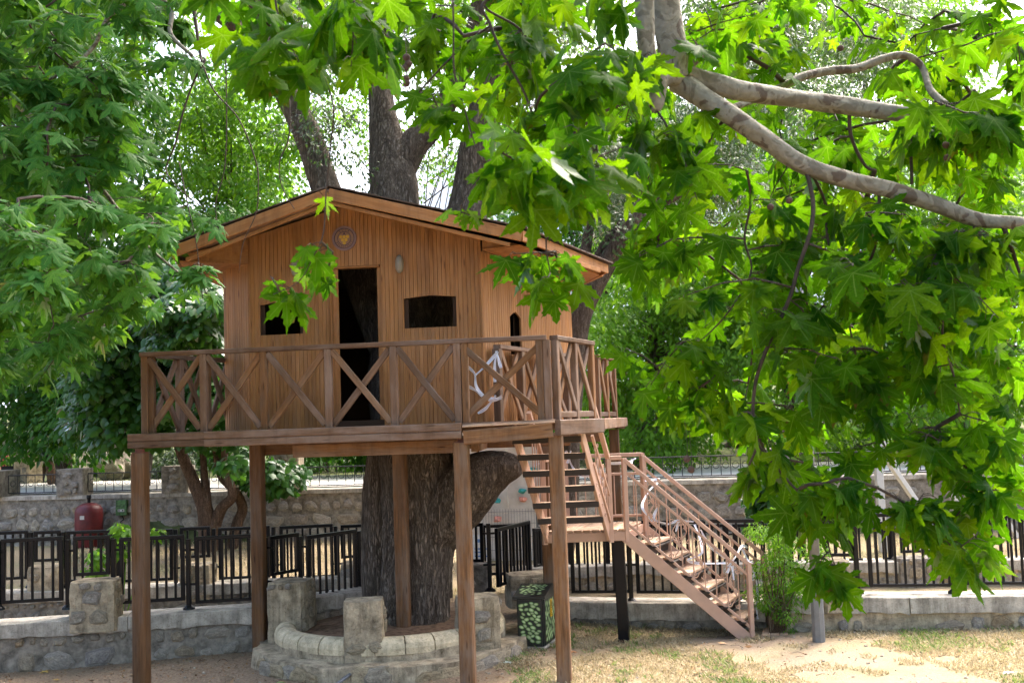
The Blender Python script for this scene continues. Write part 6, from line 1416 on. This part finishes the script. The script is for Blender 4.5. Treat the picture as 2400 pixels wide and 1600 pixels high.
q = at(1830, 1150, 15.5); bb = thing('shrub', 'broad-leaved bluish green shrub behind the fence left of the lamp pole', 'shrub', z_(q, .3)); cl = [(at(px, py, rr.uniform(15, 16)), rr.uniform(.2, .32)) for px, py in ((1800, 1130), (1840, 1120), (1870, 1160), (1820, 1180), (1860, 1110), (1790, 1170), (1900, 1140), (1850, 1200), (1780, 1220), (1830, 1250))]
crown(bb, cl, 1700, .12, M_['leafM'], HT, 91, name='leaves'); br = MB()
for c, q_ in cl: br.tube([V((q.x, q.y, .2)), V((q.x, q.y, .8)).lerp(c, .5), c], [.03, .02, .005], 5, 3)
br.build('stem', M_['bark3'], bb)
q = at(285, 1370, 13.2); sp_ = thing('young_plant', 'bright green young plant growing between the two left fences', 'plant', z_(q, .1)); cl = [(at(px, py, 13.2), .1) for px, py in ((278, 1236), (285, 1250), (240, 1310), (225, 1300), (215, 1335), (260, 1290), (300, 1250), (360, 1247), (230, 1345), (280, 1290))]
crown(sp_, cl, 330, .11, M_['leafB'], OV, 92, name='leaves'); br = MB()
for c, q_ in cl: br.tube([V((q.x, q.y, .1)), V((q.x, q.y, .3)).lerp(c, .6), c], [.008, .006, .003], 4, 3)
br.build('stem', M_['leafB'], sp_)

# ------------------------------------------------------------------ grass and litter
g = np.random.default_rng(3)
def blades(name, n, xr, yr, hgt, mat, mask, wdt=.006):
    x = g.uniform(*xr, n*3); y = g.uniform(*yr, n*3); k = np.array([mask(a, b) for a, b in zip(x, y)]); x, y = x[k][:n], y[k][:n]; n = len(x); z = np.array([gz(a, b) for a, b in zip(x, y)])
    a = g.uniform(0, 6.283, n); h = hgt*g.uniform(.4, 1.3, n); ln = g.uniform(.3, 1.6, n); p = np.stack([x, y, z-.004], 1); s = np.stack([np.cos(a), np.sin(a), 0*a], 1)*wdt; b = np.stack([np.cos(a+1.57)*ln*h, np.sin(a+1.57)*ln*h, h], 1)
    vs_ = np.stack([p-s, p+s, p+b*.55+s*.6+np.array([0, 0, .2])*h[:, None], p+b], 1).reshape(-1, 3); i = np.arange(n)*4; tr_ = np.stack([np.stack([i, i+1, i+2], 1), np.stack([i, i+2, i+3], 1)], 1).reshape(-1, 3)
    return stuff(tag(link(name, npmesh(name, vs_, tr_, mat)), {'dry_grass': 'short straw-coloured dry grass over the lawn', 'green_grass': 'thin green grass tufts on the dry lawn', 'back_grass': 'dry grass on the strip before the stone wall'}[name], 'grass'))
M_['dry'] = leafmat('dry_grass_blade', [(.38, .31, .19), (.46, .39, .25), (.32, .25, .14), (.43, .37, .25)], (1.2, 1.2, 1.), tf=.3, gloss=.1)
M_['grn'] = leafmat('green_grass_blade', [(.1, .17, .05), (.15, .21, .07), (.19, .24, .1)], (1.8, 1.8, 1.), tf=.4, gloss=.15)
pth_ = lambda x, y: abs(x+.42*y-7.5) < .75+.25*noise.noise((x, y, 7)) and y < 12.3
N1 = lambda x, y, s, o: noise.noise((x*s, y*s, o))
blades('dry_grass', 52000, (-1.2, 7), (8.6, 12.9), .035, M_['dry'], lambda x, y: x > -.2-.6*N1(x, y, 1.2, 2) and not (pth_(x, y) and N1(x, y, 3, 4) < .25) and N1(x, y, 1.6, 9) > -.38)
blades('green_grass', 16000, (-1.4, 7), (8.6, 12.9), .05, M_['grn'], lambda x, y: x > -.6 and not pth_(x, y) and N1(x, y, 1.3, 12)+.5*N1(x, y, 5, 3) > .22)
blades('back_grass', 16000, (-8, 9), (14.8, 20.6), .05, M_['dry'], lambda x, y: N1(x, y, 1.2, 15) > -.25, .008)
n = 14000; x = g.uniform(-6, 5.4, n); y = g.uniform(8.8, 12.9, n); k = (x < 1.+g.normal(0, 1.6, n)); x, y = x[k], y[k]; n = len(x)
pos = np.array([(a, b, gz(a, b)+.006+.01*random.random()) for a, b in zip(x, y)]); M_['litter'] = leafmat('fallen_leaf', [(.2, .11, .06), (.3, .17, .08), (.14, .08, .05), (.36, .22, .11), (.24, .15, .09)], (1, 1, 1), tf=.1, gloss=.1)
tag(leafcloud('leaf_litter', OV, pos, g.normal(size=(n, 3))*np.array([1, 1, .25]), np.array([0, 0, 1])+g.normal(size=(n, 3))*.35, g.uniform(.012, .04, n)*np.where(g.random(n) < .04, 2.2, 1), M_['litter'], None), 'brown leaf crumbs scattered over the bare ground', 'leaf litter')
mbp = MB(); rp_ = random.Random(41)
for _ in range(420):
    x, y = rp_.uniform(-6, 6), rp_.uniform(8.8, 12.4); s = rp_.uniform(.006, .02); v_, f_ = SV[rp_.randrange(14)]; z0 = gz(x, y); mbp.add([(x+v[0]*s*2, y+v[1]*s*2, z0+v[2]*s*.6) for v in v_], f_)
stuff(tag(mbp.build('pebbles', M_['stone'], None), 'small grey pebbles scattered over the dirt and lawn', 'pebbles'))
mbp = MB()
for _ in range(150):
    x, y = rp_.uniform(-6, 4.5), rp_.uniform(8.8, 12.4); a = rp_.uniform(0, 6.3); l = rp_.uniform(.05, .22); z0 = gz(x, y)+.008
    mbp.tube([(x, y, z0), (x+math.cos(a)*l*.5, y+math.sin(a)*l*.5, z0+.012), (x+math.cos(a+.3)*l, y+math.sin(a+.3)*l, z0)], [.003, .0025, .0015], 4)
stuff(tag(mbp.build('fallen_twigs', M_['twig'], None), 'thin dry fallen twigs lying on the ground', 'twigs'))
for i, (px, py, sz, c) in enumerate([(102, 1562, .055, (.55, .36, .1)), (138, 1580, .045, (.5, .3, .06)), (1345, 1520, .06, (.42, .16, .05)), (652, 1592, .06, (.25, .3, .1)), (1120, 1555, .05, (.5, .22, .06)), (1695, 1505, .05, (.5, .3, .15)), (1200, 1552, .07, (.42, .47, .4)), (820, 1592, .04, (.4, .1, .05)), (2350, 1570, .06, (.7, .66, .6))]):
    d = CR.to_3x3() @ V(((px-1200)/FPX, (800-py)/FPX, -1)); q = EYE+d*((.035-EYE.z)/d.z); q.z = gz(q.x, q.y)+.015
    tm = PL_LO[i % 5]; o = link('fallen_leaf', leafobj(tm, plain('fallen_leaf_colour', c, .7, var=.2)), None, Matrix.Translation(q) @ Matrix.Rotation(i*1.3, 4, 'Z') @ Matrix.Rotation(.2, 4, 'X') @ Matrix.Scale(sz*1.6, 4))
    tag(o, ('yellow fallen leaf on the dirt left of the left post', 'small yellow fallen leaf closest to the lower left corner', 'rust-brown leaf on the lawn right of the right front post', 'greenish leaf lying left of the planter foot', 'orange leaf on the lawn just right of the middle post', 'tan leaf on the dirt near the last stair', 'pale grey-green leaf between the middle and right posts', 'red leaf at the planter foot by the pipe', 'whitish leaf on the lawn in the lower right corner')[i], 'leaf', 'single fallen leaves on the ground')
